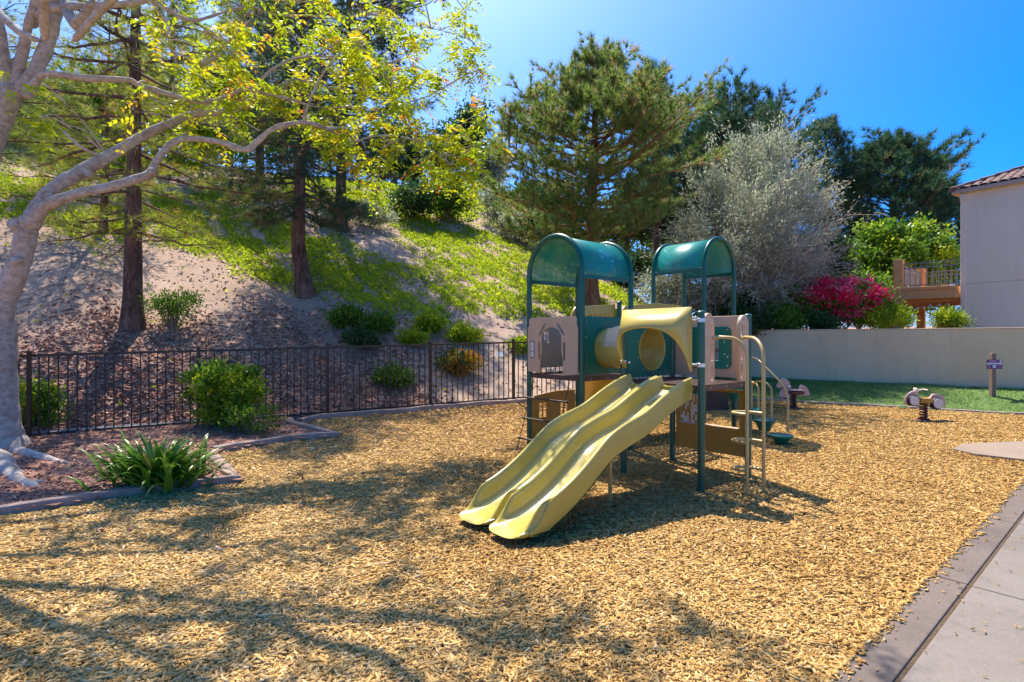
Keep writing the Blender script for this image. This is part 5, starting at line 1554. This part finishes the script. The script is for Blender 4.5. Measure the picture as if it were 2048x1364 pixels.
for c_ in children(tr_o):
    if c_.name.startswith('trunk'):
        sb_ = c_.modifiers.new('rounder', 'SUBSURF'); sb_.levels = 1; sb_.render_levels = 1
        tx_ = bpy.data.textures.new('bark_lumps', 'CLOUDS'); tx_.noise_scale = .16; tx_.noise_depth = 3
        dm_ = c_.modifiers.new('lumps', 'DISPLACE'); dm_.texture = tx_; dm_.strength = .035; dm_.mid_level = .5; dm_.texture_coords = 'LOCAL'

# ---- pines on the hill
def hb_(x, y): return hit(x, y, hz)
def trunk_px(lst, Y0):
    return [at(x, y, Y0) for x, y in lst]
b1 = hb_(265, 655)
Y1 = b1[1]
pine('pine_tree', 'tall pine with straight dark trunk and thin drooping yellow green branches, beside the shade tree', [b1, at(267, 400, Y1), at(272, 0, Y1), at(276, -420, Y1)], .19,
     [(.22, 1.6), (.32, 2.3), (.5, 2.9), (.75, 2.4), (1., .4)], 'needle_yel', 21, nb=78, ln=.23, wd=.007, K=20, upturn=.15, elev=(-.22, .25), hang=.22, tuft_step=.15, side=1.1, spread=.9, brown=.05)
b2 = hb_(612, 588); Y2 = b2[1]
pine('pine_tree', 'pine with leaning lower trunk and dense dark drooping crown, in the middle of the slope', [b2, at(596, 500, Y2), at(598, 400, Y2), at(606, 250, Y2), at(604, 0, Y2), at(600, -260, Y2)], .22,
     [(.34, 1.5), (.42, 2.1), (.6, 2.3), (.8, 1.9), (1., .3)], 'needle_dark', 22, nb=95, ln=.26, wd=.011, K=26, upturn=.2, elev=(-.15, .5), hang=.55, tuft_step=.13, spread=.8, brown=.16)
b3 = hb_(682, 460); Y3 = b3[1]
pine('pine_tree', 'dark blue green pine with full tall crown, above grey low shrubs on the slope', [b3, at(682, 300, Y3), at(700, 0, Y3), at(705, -160, Y3)], .22,
     [(.28, 2.2), (.4, 3.1), (.62, 3.2), (.82, 2.3), (1., .4)], 'needle_dark', 23, nb=120, ln=.34, wd=.018, K=28, upturn=.35, elev=(-.1, .7), hang=.25, tuft_step=.17, spread=.8)
b4 = hb_(206, 462); Y4 = b4[1]
pine('pine_tree', 'slim young pine with sparse pale needles, left of the straight dark trunk', [b4, at(212, 330, Y4), at(216, 150, Y4), at(220, 40, Y4)], .10,
     [(.10, 1.2), (.35, 1.9), (.6, 1.7), (1., .3)], 'needle_yel', 24, nb=60, ln=.27, wd=.011, K=20, upturn=.3, elev=(-.15, .5), hang=.3, brown=.12, spread=.9)
b5 = hb_(130, 390); Y5 = b5[1]
pine('pine_tree', 'bushy young pine with long silvery needles at the edge of the green slope', [b5, at(130, 300, Y5), at(128, 210, Y5)], .10,
     [(.12, 1.2), (.4, 1.5), (1., .25)], 'needle', 25, nb=46, ln=.34, wd=.014, K=22, upturn=.6, elev=(.1, .9), spread=.9)
b6 = hb_(-110, 470); Y6 = b6[1]
pine('pine_tree', 'pine standing behind the shade tree trunk at the left edge of the slope', [b6, at(-105, 200, Y6), at(-100, -300, Y6)], .2,
     [(.3, 2.2), (.6, 2.6), (1., .3)], 'needle', 26, nb=70, ln=.3, wd=.012, K=20, upturn=.3, elev=(-.1, .5), hang=.2)
b7 = hb_(520, 372); Y7 = b7[1]
pine('pine_tree', 'far pine showing between the two dark trunks on the hilltop', [b7, at(520, 200, Y7), at(520, -60, Y7)], .2,
     [(.25, 2.4), (.5, 2.9), (1., .3)], 'needle', 27, nb=80, ln=.4, wd=.02, K=22, upturn=.4, elev=(0, .7), hang=.1)
b8 = hb_(345, 345); Y8 = b8[1]
pine('pine_tree', 'pale distant pine on the hilltop, seen through the thin branches', [b8, at(345, 200, Y8), at(345, -40, Y8)], .2,
     [(.2, 2.2), (.5, 2.6), (1., .3)], 'needle_yel', 28, nb=76, ln=.4, wd=.018, K=20, upturn=.3, elev=(0, .6), hang=.15)

# the large centre pine
bc = hb_(1182, 612); YC = bc[1]
pine('pine_tree', 'large round crowned pine with reddish trunk, standing behind the climber', [bc, at(1182, 480, YC), at(1186, 330, YC), at(1190, 250, YC), at(1192, 120, YC)], .26,
     [(.20, 2.2), (.30, 3.1), (.42, 3.3), (.56, 2.7), (.70, 2.0), (.84, 1.2), (.95, .6), (1., .3)], 'needle', 31, nb=112, ln=.25, wd=.015, K=24, bark='bark_red', upturn=.5, elev=(-.12, .5), tuft_step=.10, side=1.6, spread=.5, brown=.06, s0=.40, vary=1.0, step=.09,
     candles=[(1182, 78, 130, 0), (1215, 74, 150, .3), (1150, 98, 120, -.3), (1165, 120, 110, .5), (1240, 105, 120, -.4), (1105, 140, 100, .2), (1128, 130, 90, -.5), (1075, 165, 90, .4), (1060, 175, 80, 0), (1265, 150, 90, .4), (1040, 200, 80, .3), (1020, 205, 70, -.3), (1006, 215, 70, .2), (1200, 100, 120, -.6)])
br_ = at(1440, 650, 25.); br_[2] = float(hz(br_[0], br_[1]))
pine('pine_tree', 'dark open pine with upswept tufts, behind the large round crowned pine', [br_, at(1430, 480, 25.), at(1435, 380, 25.), at(1440, 305, 25.)], .28,
     [(.30, 3.0), (.5, 4.0), (.72, 3.8), (.9, 2.8), (1., 1.2)], 'needle_dark', 32, nb=125, ln=.32, wd=.022, K=24, upturn=.6, elev=(-.05, .5), tuft_step=.14, side=1.5, spread=.5, s0=.4, vary=.7, step=.08,
     candles=[(1420, 160, 80, 0), (1395, 178, 70, .4), (1450, 165, 80, -.4), (1475, 158, 80, .5), (1510, 170, 70, 0), (1535, 178, 70, .4), (1365, 190, 70, -.3), (1545, 205, 50, -.2)])
bq = at(1320, 640, 22.); bq[2] = float(hz(bq[0], bq[1]))
pine('pine_tree', 'narrow pine spire rising just right of the large round crown', [bq, at(1310, 400, 22.), at(1304, 170, 22.)], .2,
     [(.35, 1.7), (.65, 1.7), (.85, 1.1), (1., .5)], 'needle_dark', 33, nb=60, ln=.33, wd=.02, K=26, upturn=.95, elev=(.3, 1.2), tuft_step=.18, spread=.5)
bt = at(1775, 620, 34.); bt[2] = float(hz(bt[0], bt[1]))
pine('pine_tree', 'big dark pine filling the skyline left of the tiled roof', [bt, at(1785, 450, 34.), at(1790, 300, 34.)], .35,
     [(.2, 3.2), (.4, 3.9), (.65, 3.4), (.85, 2.2), (1., .5)], 'needle_dark', 34, nb=130, ln=.5, wd=.034, K=24, upturn=.6, elev=(-.1, .6), tuft_step=.22, side=1.4, spread=.6, s0=.45, vary=.8, step=.09, candles=[(1775, 268, 60, 0), (1800, 262, 60, .5), (1740, 290, 50, 0), (1850, 300, 50, .3), (1880, 315, 50, 0)])
bu = at(1655, 620, 34.); bu[2] = float(hz(bu[0], bu[1]))
pine('pine_tree', 'slender dark pine top showing over the right edge of the grey tree', [bu, at(1655, 450, 34.), at(1652, 262, 34.)], .3,
     [(.2, 3.2), (.6, 2.3), (.85, 1.4), (1., .5)], 'needle_dark', 35, nb=90, ln=.46, wd=.03, K=26, upturn=.6, elev=(.1, .9), tuft_step=.25, spread=.6)
bv = at(1890, 620, 36.); bv[2] = float(hz(bv[0], bv[1]))
pine('pine_tree', 'shaded pine directly behind the balcony and the house corner', [bv, at(1890, 500, 36.), at(1888, 385, 36.)], .3,
     [(.1, 2.6), (.5, 2.4), (1., .5)], 'needle_dark', 36, nb=80, ln=.5, wd=.034, K=26, upturn=.4, elev=(0, .7), tuft_step=.27, spread=.65)

# ---- broadleaf trees
def broad(name, label, base, stem_pts, r, blobs, key, n, size, seed, bark='twig', clump=.35, nclump=120, group=None, aspect=.55, up=.2, limbs=10, shell=.5, extra=None, crownr=1.):
    pl = Plant(name, base, label, 'tree', group, seed)
    sp_ = [np.array(p_, float) for p_ in stem_pts]; k_ = len(sp_)
    pl.limb([pl.base - [0, 0, .15]] + sp_, np.linspace(r * 1.2, r * .5, k_ + 1), 10)
    for i in range(limbs):
        c_, rr_ = blobs[i % len(blobs)]
        e_ = ellipsoid_pts(1, c_, np.array(rr_) * .8, pl.rng, .5)[0]
        s_ = sp_[-1] if i % 2 else sp_[-1] * .6 + sp_[max(0, k_ - 2)] * .4
        m_ = s_ * .5 + e_ * .5 + pl.rng.normal(size=3) * .15 + np.array([0, 0, .1])
        pl.limb([s_, s_ * .6 + m_ * .4, m_, e_], [r * .42, r * .34, r * .22, .012], 7)
    foliage(pl, key, blobs, n, size, pl.rng, clump, nclump, up, aspect, shell=shell)
    if extra:
        k2, n2 = extra; foliage(pl, k2, blobs, n2, size, pl.rng, clump, max(8, nclump // 4), up, aspect, shell=.8)
    return pl.finish(M[bark])
def bl(x, y, Y_, rx, ry, rd=None):
    k_ = Y_ / F; return (at(x, y, Y_), (rx * k_, (rd or rx) * k_, ry * k_))
b = hb_(400, 390); Yb = b[1]
broad('young_tree', 'small bright leaved tree with slim trunk on the bare hilltop path', b, [at(402, 330, Yb), at(404, 290, Yb)], .10, [bl(400, 300, Yb, 60, 35), bl(430, 255, Yb, 50, 40), bl(370, 270, Yb, 45, 30)], 'leaf_bright', 5200, .16, 41, clump=.3, nclump=60)
Yg = 26.5
b = at(1790, 640, Yg); b[2] = float(hz(b[0], b[1]))
broad('citrus_tree', 'round glossy bright green tree beside the orange balcony', b, [at(1788, 600, Yg), at(1790, 560, Yg)], .14, [bl(1790, 525, Yg, 108, 80), bl(1735, 550, Yg, 62, 60), bl(1860, 530, Yg, 60, 60), bl(1780, 470, Yg, 60, 40), bl(1845, 475, Yg, 50, 36), bl(1720, 500, Yg, 46, 42), bl(1780, 600, Yg, 100, 50)], 'leaf_green', 25000, .17, 42, clump=.22, nclump=190, extra=('leaf_bright', 5200))
Yp = 38.
for i, (x, y, rx, ry, key, lab) in enumerate(((935, 275, 36, 62, 'leaf_dark', 'dark upright tree on the skyline between the yellow leaves and the large pine'), (985, 330, 34, 46, 'leaf_grey', 'greyish rounded treetop low on the skyline, left of the large pine'),
                                             (890, 300, 44, 40, 'leaf_dark', 'dark treetop on the skyline, behind the drooping yellow leaf sprays'))):
    b = hb_(x, 400); Yq = b[1] + 6 + 2 * i; b = at(x, 400, Yq); b[2] = float(hz(b[0], b[1]))
    broad('hilltop_tree', lab, b, [at(x, y + ry, Yq), at(x, y + ry * .5, Yq)], .16, [bl(x, y, Yq, rx, ry), bl(x + 10, y - ry * .6, Yq, rx * .7, ry * .5), bl(x - 12, y + ry * .5, Yq, rx * .9, ry * .7)], key, 6500, .24, 50 + i, clump=.35, nclump=60, group='treetops on the skyline')
for i, (x, y, rx, ry, key, lab) in enumerate(((1090, 420, 95, 75, 'leaf_dark', 'dark leafy tree behind the left half of the large round crowned pine'), (1255, 430, 95, 80, 'leaf_dark', 'dark leafy tree behind the right half of the large round crowned pine'), (1350, 440, 80, 80, 'leaf_green', 'green tree filling the gap between the large pine and the grey tree'))):
    Yq = 27. + i; b = at(x, 470, Yq); b[2] = float(hz(b[0], b[1]))
    broad('hilltop_tree', lab, b, [at(x, y + ry * .9, Yq), at(x, y + ry * .4, Yq)], .16, [bl(x, y, Yq, rx, ry), bl(x - rx * .5, y + ry * .5, Yq, rx * .6, ry * .6), bl(x + rx * .5, y + ry * .4, Yq, rx * .6, ry * .6)], key, 6000, .22, 55 + i, clump=.35, nclump=60, group='treetops on the skyline')
# trees along the crest at the left, closing the horizon
for i, (x, y, rx, ry, key, lab) in enumerate(((40, 240, 90, 90, 'leaf_dark', 'dark leafy tree at the hilltop, right behind the shade tree fork'), (-130, 230, 120, 110, 'leaf_dark', 'dark hilltop tree at the far left edge of the slope'), (190, 225, 80, 80, 'leaf_green', 'green hilltop tree behind the slim young pine'),
                                              (460, 230, 90, 90, 'leaf_green', 'green hilltop tree behind the small bright leaved tree'), (600, 250, 80, 80, 'leaf_dark', 'dark hilltop tree behind the leaning trunk pine'), (790, 310, 70, 60, 'leaf_dark', 'dark hilltop tree right of the blue green pine'), (310, 210, 80, 80, 'leaf_grey', 'greyish hilltop tree behind the straight dark trunk'))):
    b = hb_(x, 360); Yq = min(b[1] + 5, 40); b = at(x, 360, Yq); b[2] = float(hz(b[0], b[1]))
    broad('crest_tree', lab, b, [at(x, y + ry * .9, Yq), at(x, y + ry * .4, Yq)], .18, [bl(x, y, Yq, rx, ry), bl(x + rx * .5, y + ry * .4, Yq, rx * .6, ry * .6), bl(x - rx * .5, y + ry * .5, Yq, rx * .6, ry * .6), bl(x, y - ry * .6, Yq, rx * .6, ry * .5)], key, 6000, .26, 60 + i, clump=.45, nclump=60, group='trees along the hilltop')

# ---- the fine grey tree above the garden wall
Yo = 18.6
b = at(1532, 655, Yo); b[2] = float(hz(b[0], b[1]))
gt = Plant('olive_tree', b, 'wispy grey tree of fine twigs and silvery leaves above the garden wall', 'tree', None, 71); rg = gt.rng
heads = []
for x, y, dy in ((1400, 470, -.6), (1440, 380, .2), (1490, 330, .5), (1540, 320, -.3), (1590, 370, .4), (1630, 440, .1), (1520, 440, -1.2), (1380, 540, -.2), (1620, 520, -.6), (1460, 520, -1.4), (1560, 500, -1.3), (1350, 590, .4), (1480, 420, 1.), (1570, 430, 1.)):
    e_ = at(x, y, Yo + dy); k0 = gt.base + np.array([rg.normal() * .12, rg.normal() * .12, -.1])
    q1_ = gt.base * .62 + e_ * .38 + np.array([0, 0, .55]) + rg.normal(size=3) * .12; q2_ = gt.base * .3 + e_ * .7 + np.array([0, 0, .35]) + rg.normal(size=3) * .15
    pts = [k0, k0 * .6 + q1_ * .4, q1_, q2_, e_]; gt.limb(pts, [.075, .055, .04, .024, .008], 7); heads += [(q1_, .5), (q2_, .8), (e_, 1.)]
TWC = []
cen = at(1500, 470, Yo)
for i in range(2100):
    h_, k_ = heads[rg.integers(len(heads))]
    s_ = h_ + rg.normal(size=3) * .35
    d_ = (s_ - (cen + np.array([0, 0, -1.4]))) * .35 + rg.normal(size=3) * .55 + np.array([0, 0, .30]); d_ /= np.linalg.norm(d_)
    L_ = .5 + .9 * rg.random(); e_ = s_ + d_ * L_ + np.array([0, 0, -.18 * L_ * rg.random()])
    m_ = s_ * .5 + e_ * .5 + rg.normal(size=3) * .07 + np.array([0, 0, .05])
    gt.wood.tube([s_, m_, e_], [.010, .007, .0035], 3, cap=False); TWC.append((s_, m_, e_))
TW = np.array(TWC); n_ = 92000
ii = rg.integers(0, len(TW), n_); tt = rg.random(n_)[:, None]
C = np.where(tt < .5, TW[ii, 0] * (1 - 2 * tt) + TW[ii, 1] * 2 * tt, TW[ii, 1] * (2 - 2 * tt) + TW[ii, 2] * (2 * tt - 1)) + rg.normal(size=(n_, 3)) * .09
px_, py_ = project(C)
grey = rg.random(n_) < np.clip(.92 - (px_ - 1450) / 420 - (py_ - 430) / 330, .22, .95)
D = TW[ii, 2] - TW[ii, 0]
sz_ = .09 + .07 * rg.random(n_)
V, Fc = leafquads(C[grey], sz_[grey], .030, D[grey], None, .5); gt.leaves('leaf_grey', V, Fc, np.repeat(np.clip(.5 + .22 * rg.normal(size=grey.sum()), 0, 1), 4))
dry = ~grey & (rg.random(n_) < .55)
V, Fc = leafquads(C[dry], sz_[dry], .022, D[dry], None, .5); gt.leaves('leaf_brown', V, Fc, np.repeat(np.clip(.6 + .22 * rg.normal(size=dry.sum()), 0, 1), 4))
gt.finish(M['greytwig'])

# ---- shrubs behind the garden wall
def wall_bush(x, y, Y_, rx, ry, **k):
    b_ = at(x, y, Y_); b_[2] = float(hz(b_[0], b_[1])) ; kk = Y_ / F
    zc = at(x, y, Y_)[2]; rz_ = ry * kk
    lift = max(.3, (zc - b_[2]) / (1.7 * rz_))
    return bush(k.pop('name'), k.pop('label'), b_, (rx * kk, rx * kk * .7, rz_), lift=lift, **k)
wall_bush(1684, 610, 17.6, 104, 50, name='bougainvillea', label='bougainvillea covered in magenta flowers above the garden wall', key='leaf_green', n=7500, size=.10, seed=81, clump=.15, nclump=130, second=('magenta', 1.0))
wall_bush(1768, 636, 17.0, 62, 30, name='golden_shrub', label='yellow green upright shrub in front of the balcony column', key='cover', n=6500, size=.10, seed=82, clump=.10, nclump=90, up=1.2, aspect=.3)
wall_bush(1898, 640, 19.3, 26, 22, name='fern_bush', label='feathery light green bush between the balcony column and the grey house', key='leaf_bright', n=2600, size=.16, seed=83, aspect=.2, clump=.14)
wall_bush(1566, 612, 18.0, 46, 48, name='hedge_bush', label='mixed green bush below the right side of the grey tree', key='leaf_green', n=5200, size=.11, seed=84, clump=.15, nclump=80)
wall_bush(1492, 620, 18.3, 52, 46, name='hedge_bush', label='dark green bush around the foot of the grey tree', key='leaf_dark', n=5600, size=.11, seed=85, clump=.15, nclump=80)
wall_bush(1625, 580, 23.5, 60, 46, name='hedge_bush', label='light green bush behind the magenta bougainvillea', key='leaf_green', n=5200, size=.13, seed=86, clump=.18, nclump=70)
wall_bush(1420, 600, 19.5, 60, 52, name='hedge_bush', label='dark shaded bush behind the right arched roof', key='leaf_dark', n=6000, size=.12, seed=87, clump=.16, nclump=80)
wall_bush(1640, 520, 24., 60, 50, name='hedge_bush', label='dark tall bush showing through the right edge of the grey tree', key='leaf_dark', n=4200, size=.17, seed=88, clump=.2, nclump=60)
wall_bush(1500, 645, 17.2, 46, 26, name='hedge_bush', label='low dark bush on the wall top edge, first from the climber', key='leaf_dark', n=3600, size=.09, seed=91, clump=.13, nclump=60)
wall_bush(1575, 642, 17.2, 44, 28, name='hedge_bush', label='low leafy bush on the wall between the grey tree trunk and the magenta flowers', key='leaf_green', n=3600, size=.09, seed=92, clump=.13, nclump=60)
wall_bush(1640, 648, 16.8, 40, 15, name='hedge_bush', label='low dark bush under the magenta flowers', key='leaf_dark', n=2400, size=.09, seed=93, clump=.13, nclump=60)
wall_bush(1720, 585, 24.5, 70, 50, name='hedge_bush', label='deep green bush behind the flowers, left of the balcony post', key='leaf_green', n=5200, size=.15, seed=95, clump=.18, nclump=80)
# ---- shrubs on the hill
def hill_bush(x, y, rx, ry, **k):
    b_ = hb_(x, y); kk = b_[1] / F
    return bush(k.pop('name', 'hill_shrub'), k.pop('label'), b_ - [0, 0, .05], (rx * kk, rx * kk * .8, ry * kk), group=k.pop('group', 'shrubs on the hillside'), **k)
hill_bush(690, 655, 34, 24, label='dark green low shrub at the left end of the hillside row', key='leaf_green', n=2600, size=.085, seed=101, clump=.1)
hill_bush(762, 664, 32, 22, label='glossy green low shrub in the middle of the hillside row', key='leaf_green', n=2600, size=.085, seed=102, clump=.1)
hill_bush(724, 694, 32, 20, label='shaded low shrub just above the fence rail', key='leaf_dark', n=2200, size=.08, seed=103, clump=.1)
hill_bush(858, 664, 30, 20, label='bright green tipped shrub with pale new shoots', key='leaf_bright', n=2400, size=.08, seed=104, clump=.1)
hill_bush(828, 690, 27, 17, label='small bright shrub touching the fence rail', key='leaf_bright', n=1900, size=.07, seed=105, clump=.09)
hill_bush(930, 686, 32, 20, label='round yellow green shrub above the orange leaved one', key='leaf_bright', n=2400, size=.08, seed=106, clump=.1)
hill_bush(786, 768, 38, 20, label='dark spreading shrub behind the fence pickets', key='leaf_green', n=2300, size=.075, seed=107, clump=.1)
hill_bush(918, 745, 42, 24, label='shrub with orange and yellow leaves behind the fence', key='orange_leaf', n=2200, size=.075, seed=108, clump=.09, second=('leaf_dark', .4))
hill_bush(1046, 704, 28, 18, label='small green shrub half hidden by the left climber post', key='leaf_bright', n=1700, size=.08, seed=109, clump=.09)
hill_bush(345, 660, 58, 42, name='wiry_shrub', label='wiry green shrub with thin bare shoots beside the straight dark trunk', key='leaf_green', n=2300, size=.06, seed=110, clump=.12, nclump=46, stems=16, lift=.75, shell=.2)
hill_bush(825, 440, 58, 42, label='dark grey green tall shrub at the top of the slope', key='leaf_dark', n=4300, size=.13, seed=111, clump=.2, nclump=70)
hill_bush(905, 445, 62, 55, label='deep green glossy tall shrub at the top of the slope', key='leaf_green', n=5600, size=.15, seed=112, clump=.2, nclump=80)
hill_bush(985, 450, 36, 42, label='silvery grey tall shrub left of the large pine', key='leaf_grey', n=3000, size=.12, seed=113, clump=.16)
hill_bush(1030, 482, 46, 32, label='pale green mounded shrub below the large pine', key='leaf_grey', n=3200, size=.12, seed=114, clump=.16)
hill_bush(1110, 500, 76, 46, label='dark shrub mass under the lower limbs of the large pine', key='leaf_dark', n=5600, size=.14, seed=115, clump=.2, nclump=70)
hill_bush(1260, 510, 84, 56, label='dark shrub right of the reddish pine trunk', key='leaf_dark', n=6500, size=.14, seed=116, clump=.2, nclump=80)
hill_bush(1335, 560, 50, 60, label='grey brown tangled shrub behind the gap of the two arched roofs', key='leaf_grey', n=3000, size=.12, seed=117, clump=.2, nclump=60)
hill_bush(665, 452, 30, 22, label='grey low shrub at the foot of the blue green pine', key='leaf_grey', n=2000, size=.12, seed=118, clump=.14)
hill_bush(740, 455, 48, 28, label='grey green arching low shrub right of the blue green pine', key='leaf_grey', n=3600, size=.16, seed=119, clump=.16, up=1., aspect=.2)
hill_bush(1080, 440, 56, 50, label='dark tall shrub behind the left limbs of the large pine', key='leaf_dark', n=4400, size=.15, seed=120, clump=.2, nclump=70)
# ---- shrubs in the planting bed
def bed_bush(x, y, rx, ry, **k):
    b_ = hit(x, y, lambda X, Y: gz(X, Y) + .05); kk = b_[1] / F
    return bush(k.pop('name', 'garden_shrub'), k.pop('label'), b_, (rx * kk, rx * kk * .75, ry * kk), group='shrubs in the planting bed', **k)
bed_bush(445, 852, 82, 66, label='large leafy green shrub growing against the fence', key='leaf_bright', n=6000, size=.060, seed=131, clump=.085, nclump=130, stems=12, second=('leaf_green', .7))
bed_bush(505, 868, 62, 32, label='low loose shrub in front of the large leafy shrub', key='leaf_green', n=1500, size=.050, seed=132, clump=.06, nclump=46, stems=12)
bed_bush(72, 862, 42, 55, label='glossy green shrub between the shade tree trunk and the fence', key='leaf_green', n=2600, size=.055, seed=133, clump=.08, nclump=60, second=('leaf_bright', .3))
# ---- strap leaved clump
ba = hit(312, 968, lambda X, Y: gz(X, Y) + .05)
ag = Plant('strap_leaf_clump', ba, 'clump of long arching green strap leaves in the curbed corner of the bed', 'plant', None, 140); rg = ag.rng
Vs, Fs, Ts = [], [], []; off = 0
for i in range(270):
    a_ = rg.random() * 6.28; rr_ = abs(rg.normal()) * .17
    o_ = ba + np.array([math.cos(a_) * rr_ * 1.35, math.sin(a_) * rr_ * .8, -.02])
    az = a_ + rg.normal() * .7; L_ = .42 + .28 * rg.random(); el = 1.42 - .75 * rg.random() * min(1, .45 + rr_ * 3)
    wd_ = .020 + .012 * rg.random(); h_ = np.array([math.cos(az), math.sin(az), 0]); s_ = np.array([-math.sin(az), math.cos(az), 0])
    p_ = o_.copy(); e_ = el; bend = .9 + 1.4 * rg.random(); t0 = np.clip(.45 + .25 * rg.normal(), 0, 1)
    nseg = 9
    for j in range(nseg + 1):
        f_ = j / nseg; w_ = wd_ * (1 - f_ ** 2.6) * (.75 + .5 * f_ * (1 - f_) * 2)
        up_ = np.array([0, 0, 1]) * math.cos(e_) - h_ * math.sin(e_)
        for q_ in (p_ - s_ * w_, p_ - up_ * w_ * .35, p_ + s_ * w_): Vs.append(q_)
        Ts += [t0 + .1 * f_] * 3
        p_ = p_ + (h_ * math.cos(e_) + np.array([0, 0, math.sin(e_)])) * L_ / nseg; e_ -= bend * (f_ + .15) / nseg * 1.6
    for j in range(nseg):
        b_ = off + j * 3; Fs += [(b_, b_ + 1, b_ + 4, b_ + 3), (b_ + 1, b_ + 2, b_ + 5, b_ + 4)]
    off += (nseg + 1) * 3
ag.leaves('strap', np.array(Vs), np.array(Fs), np.clip(np.array(Ts), 0, 1))
ag.finish(M['twig'], 'stem', 'foliage')
# scrap of white paper caught on the slope behind the fence
sp_ = hb_(1000, 716)
m = MB(); V = []
for j in range(4):
    for i in range(5): V.append((sp_[0] + (i - 2) * .035, sp_[1] + j * .03, sp_[2] + .03 + .035 * j + .02 * math.sin(i * 2 + j)))
m.add(V, [(j * 5 + i, j * 5 + i + 1, j * 5 + i + 6, j * 5 + i + 5) for j in range(3) for i in range(4)])
tag(m.build('paper_scrap', M['litterbag']), 'crumpled white paper scrap lying on the slope behind the fence', 'litter')
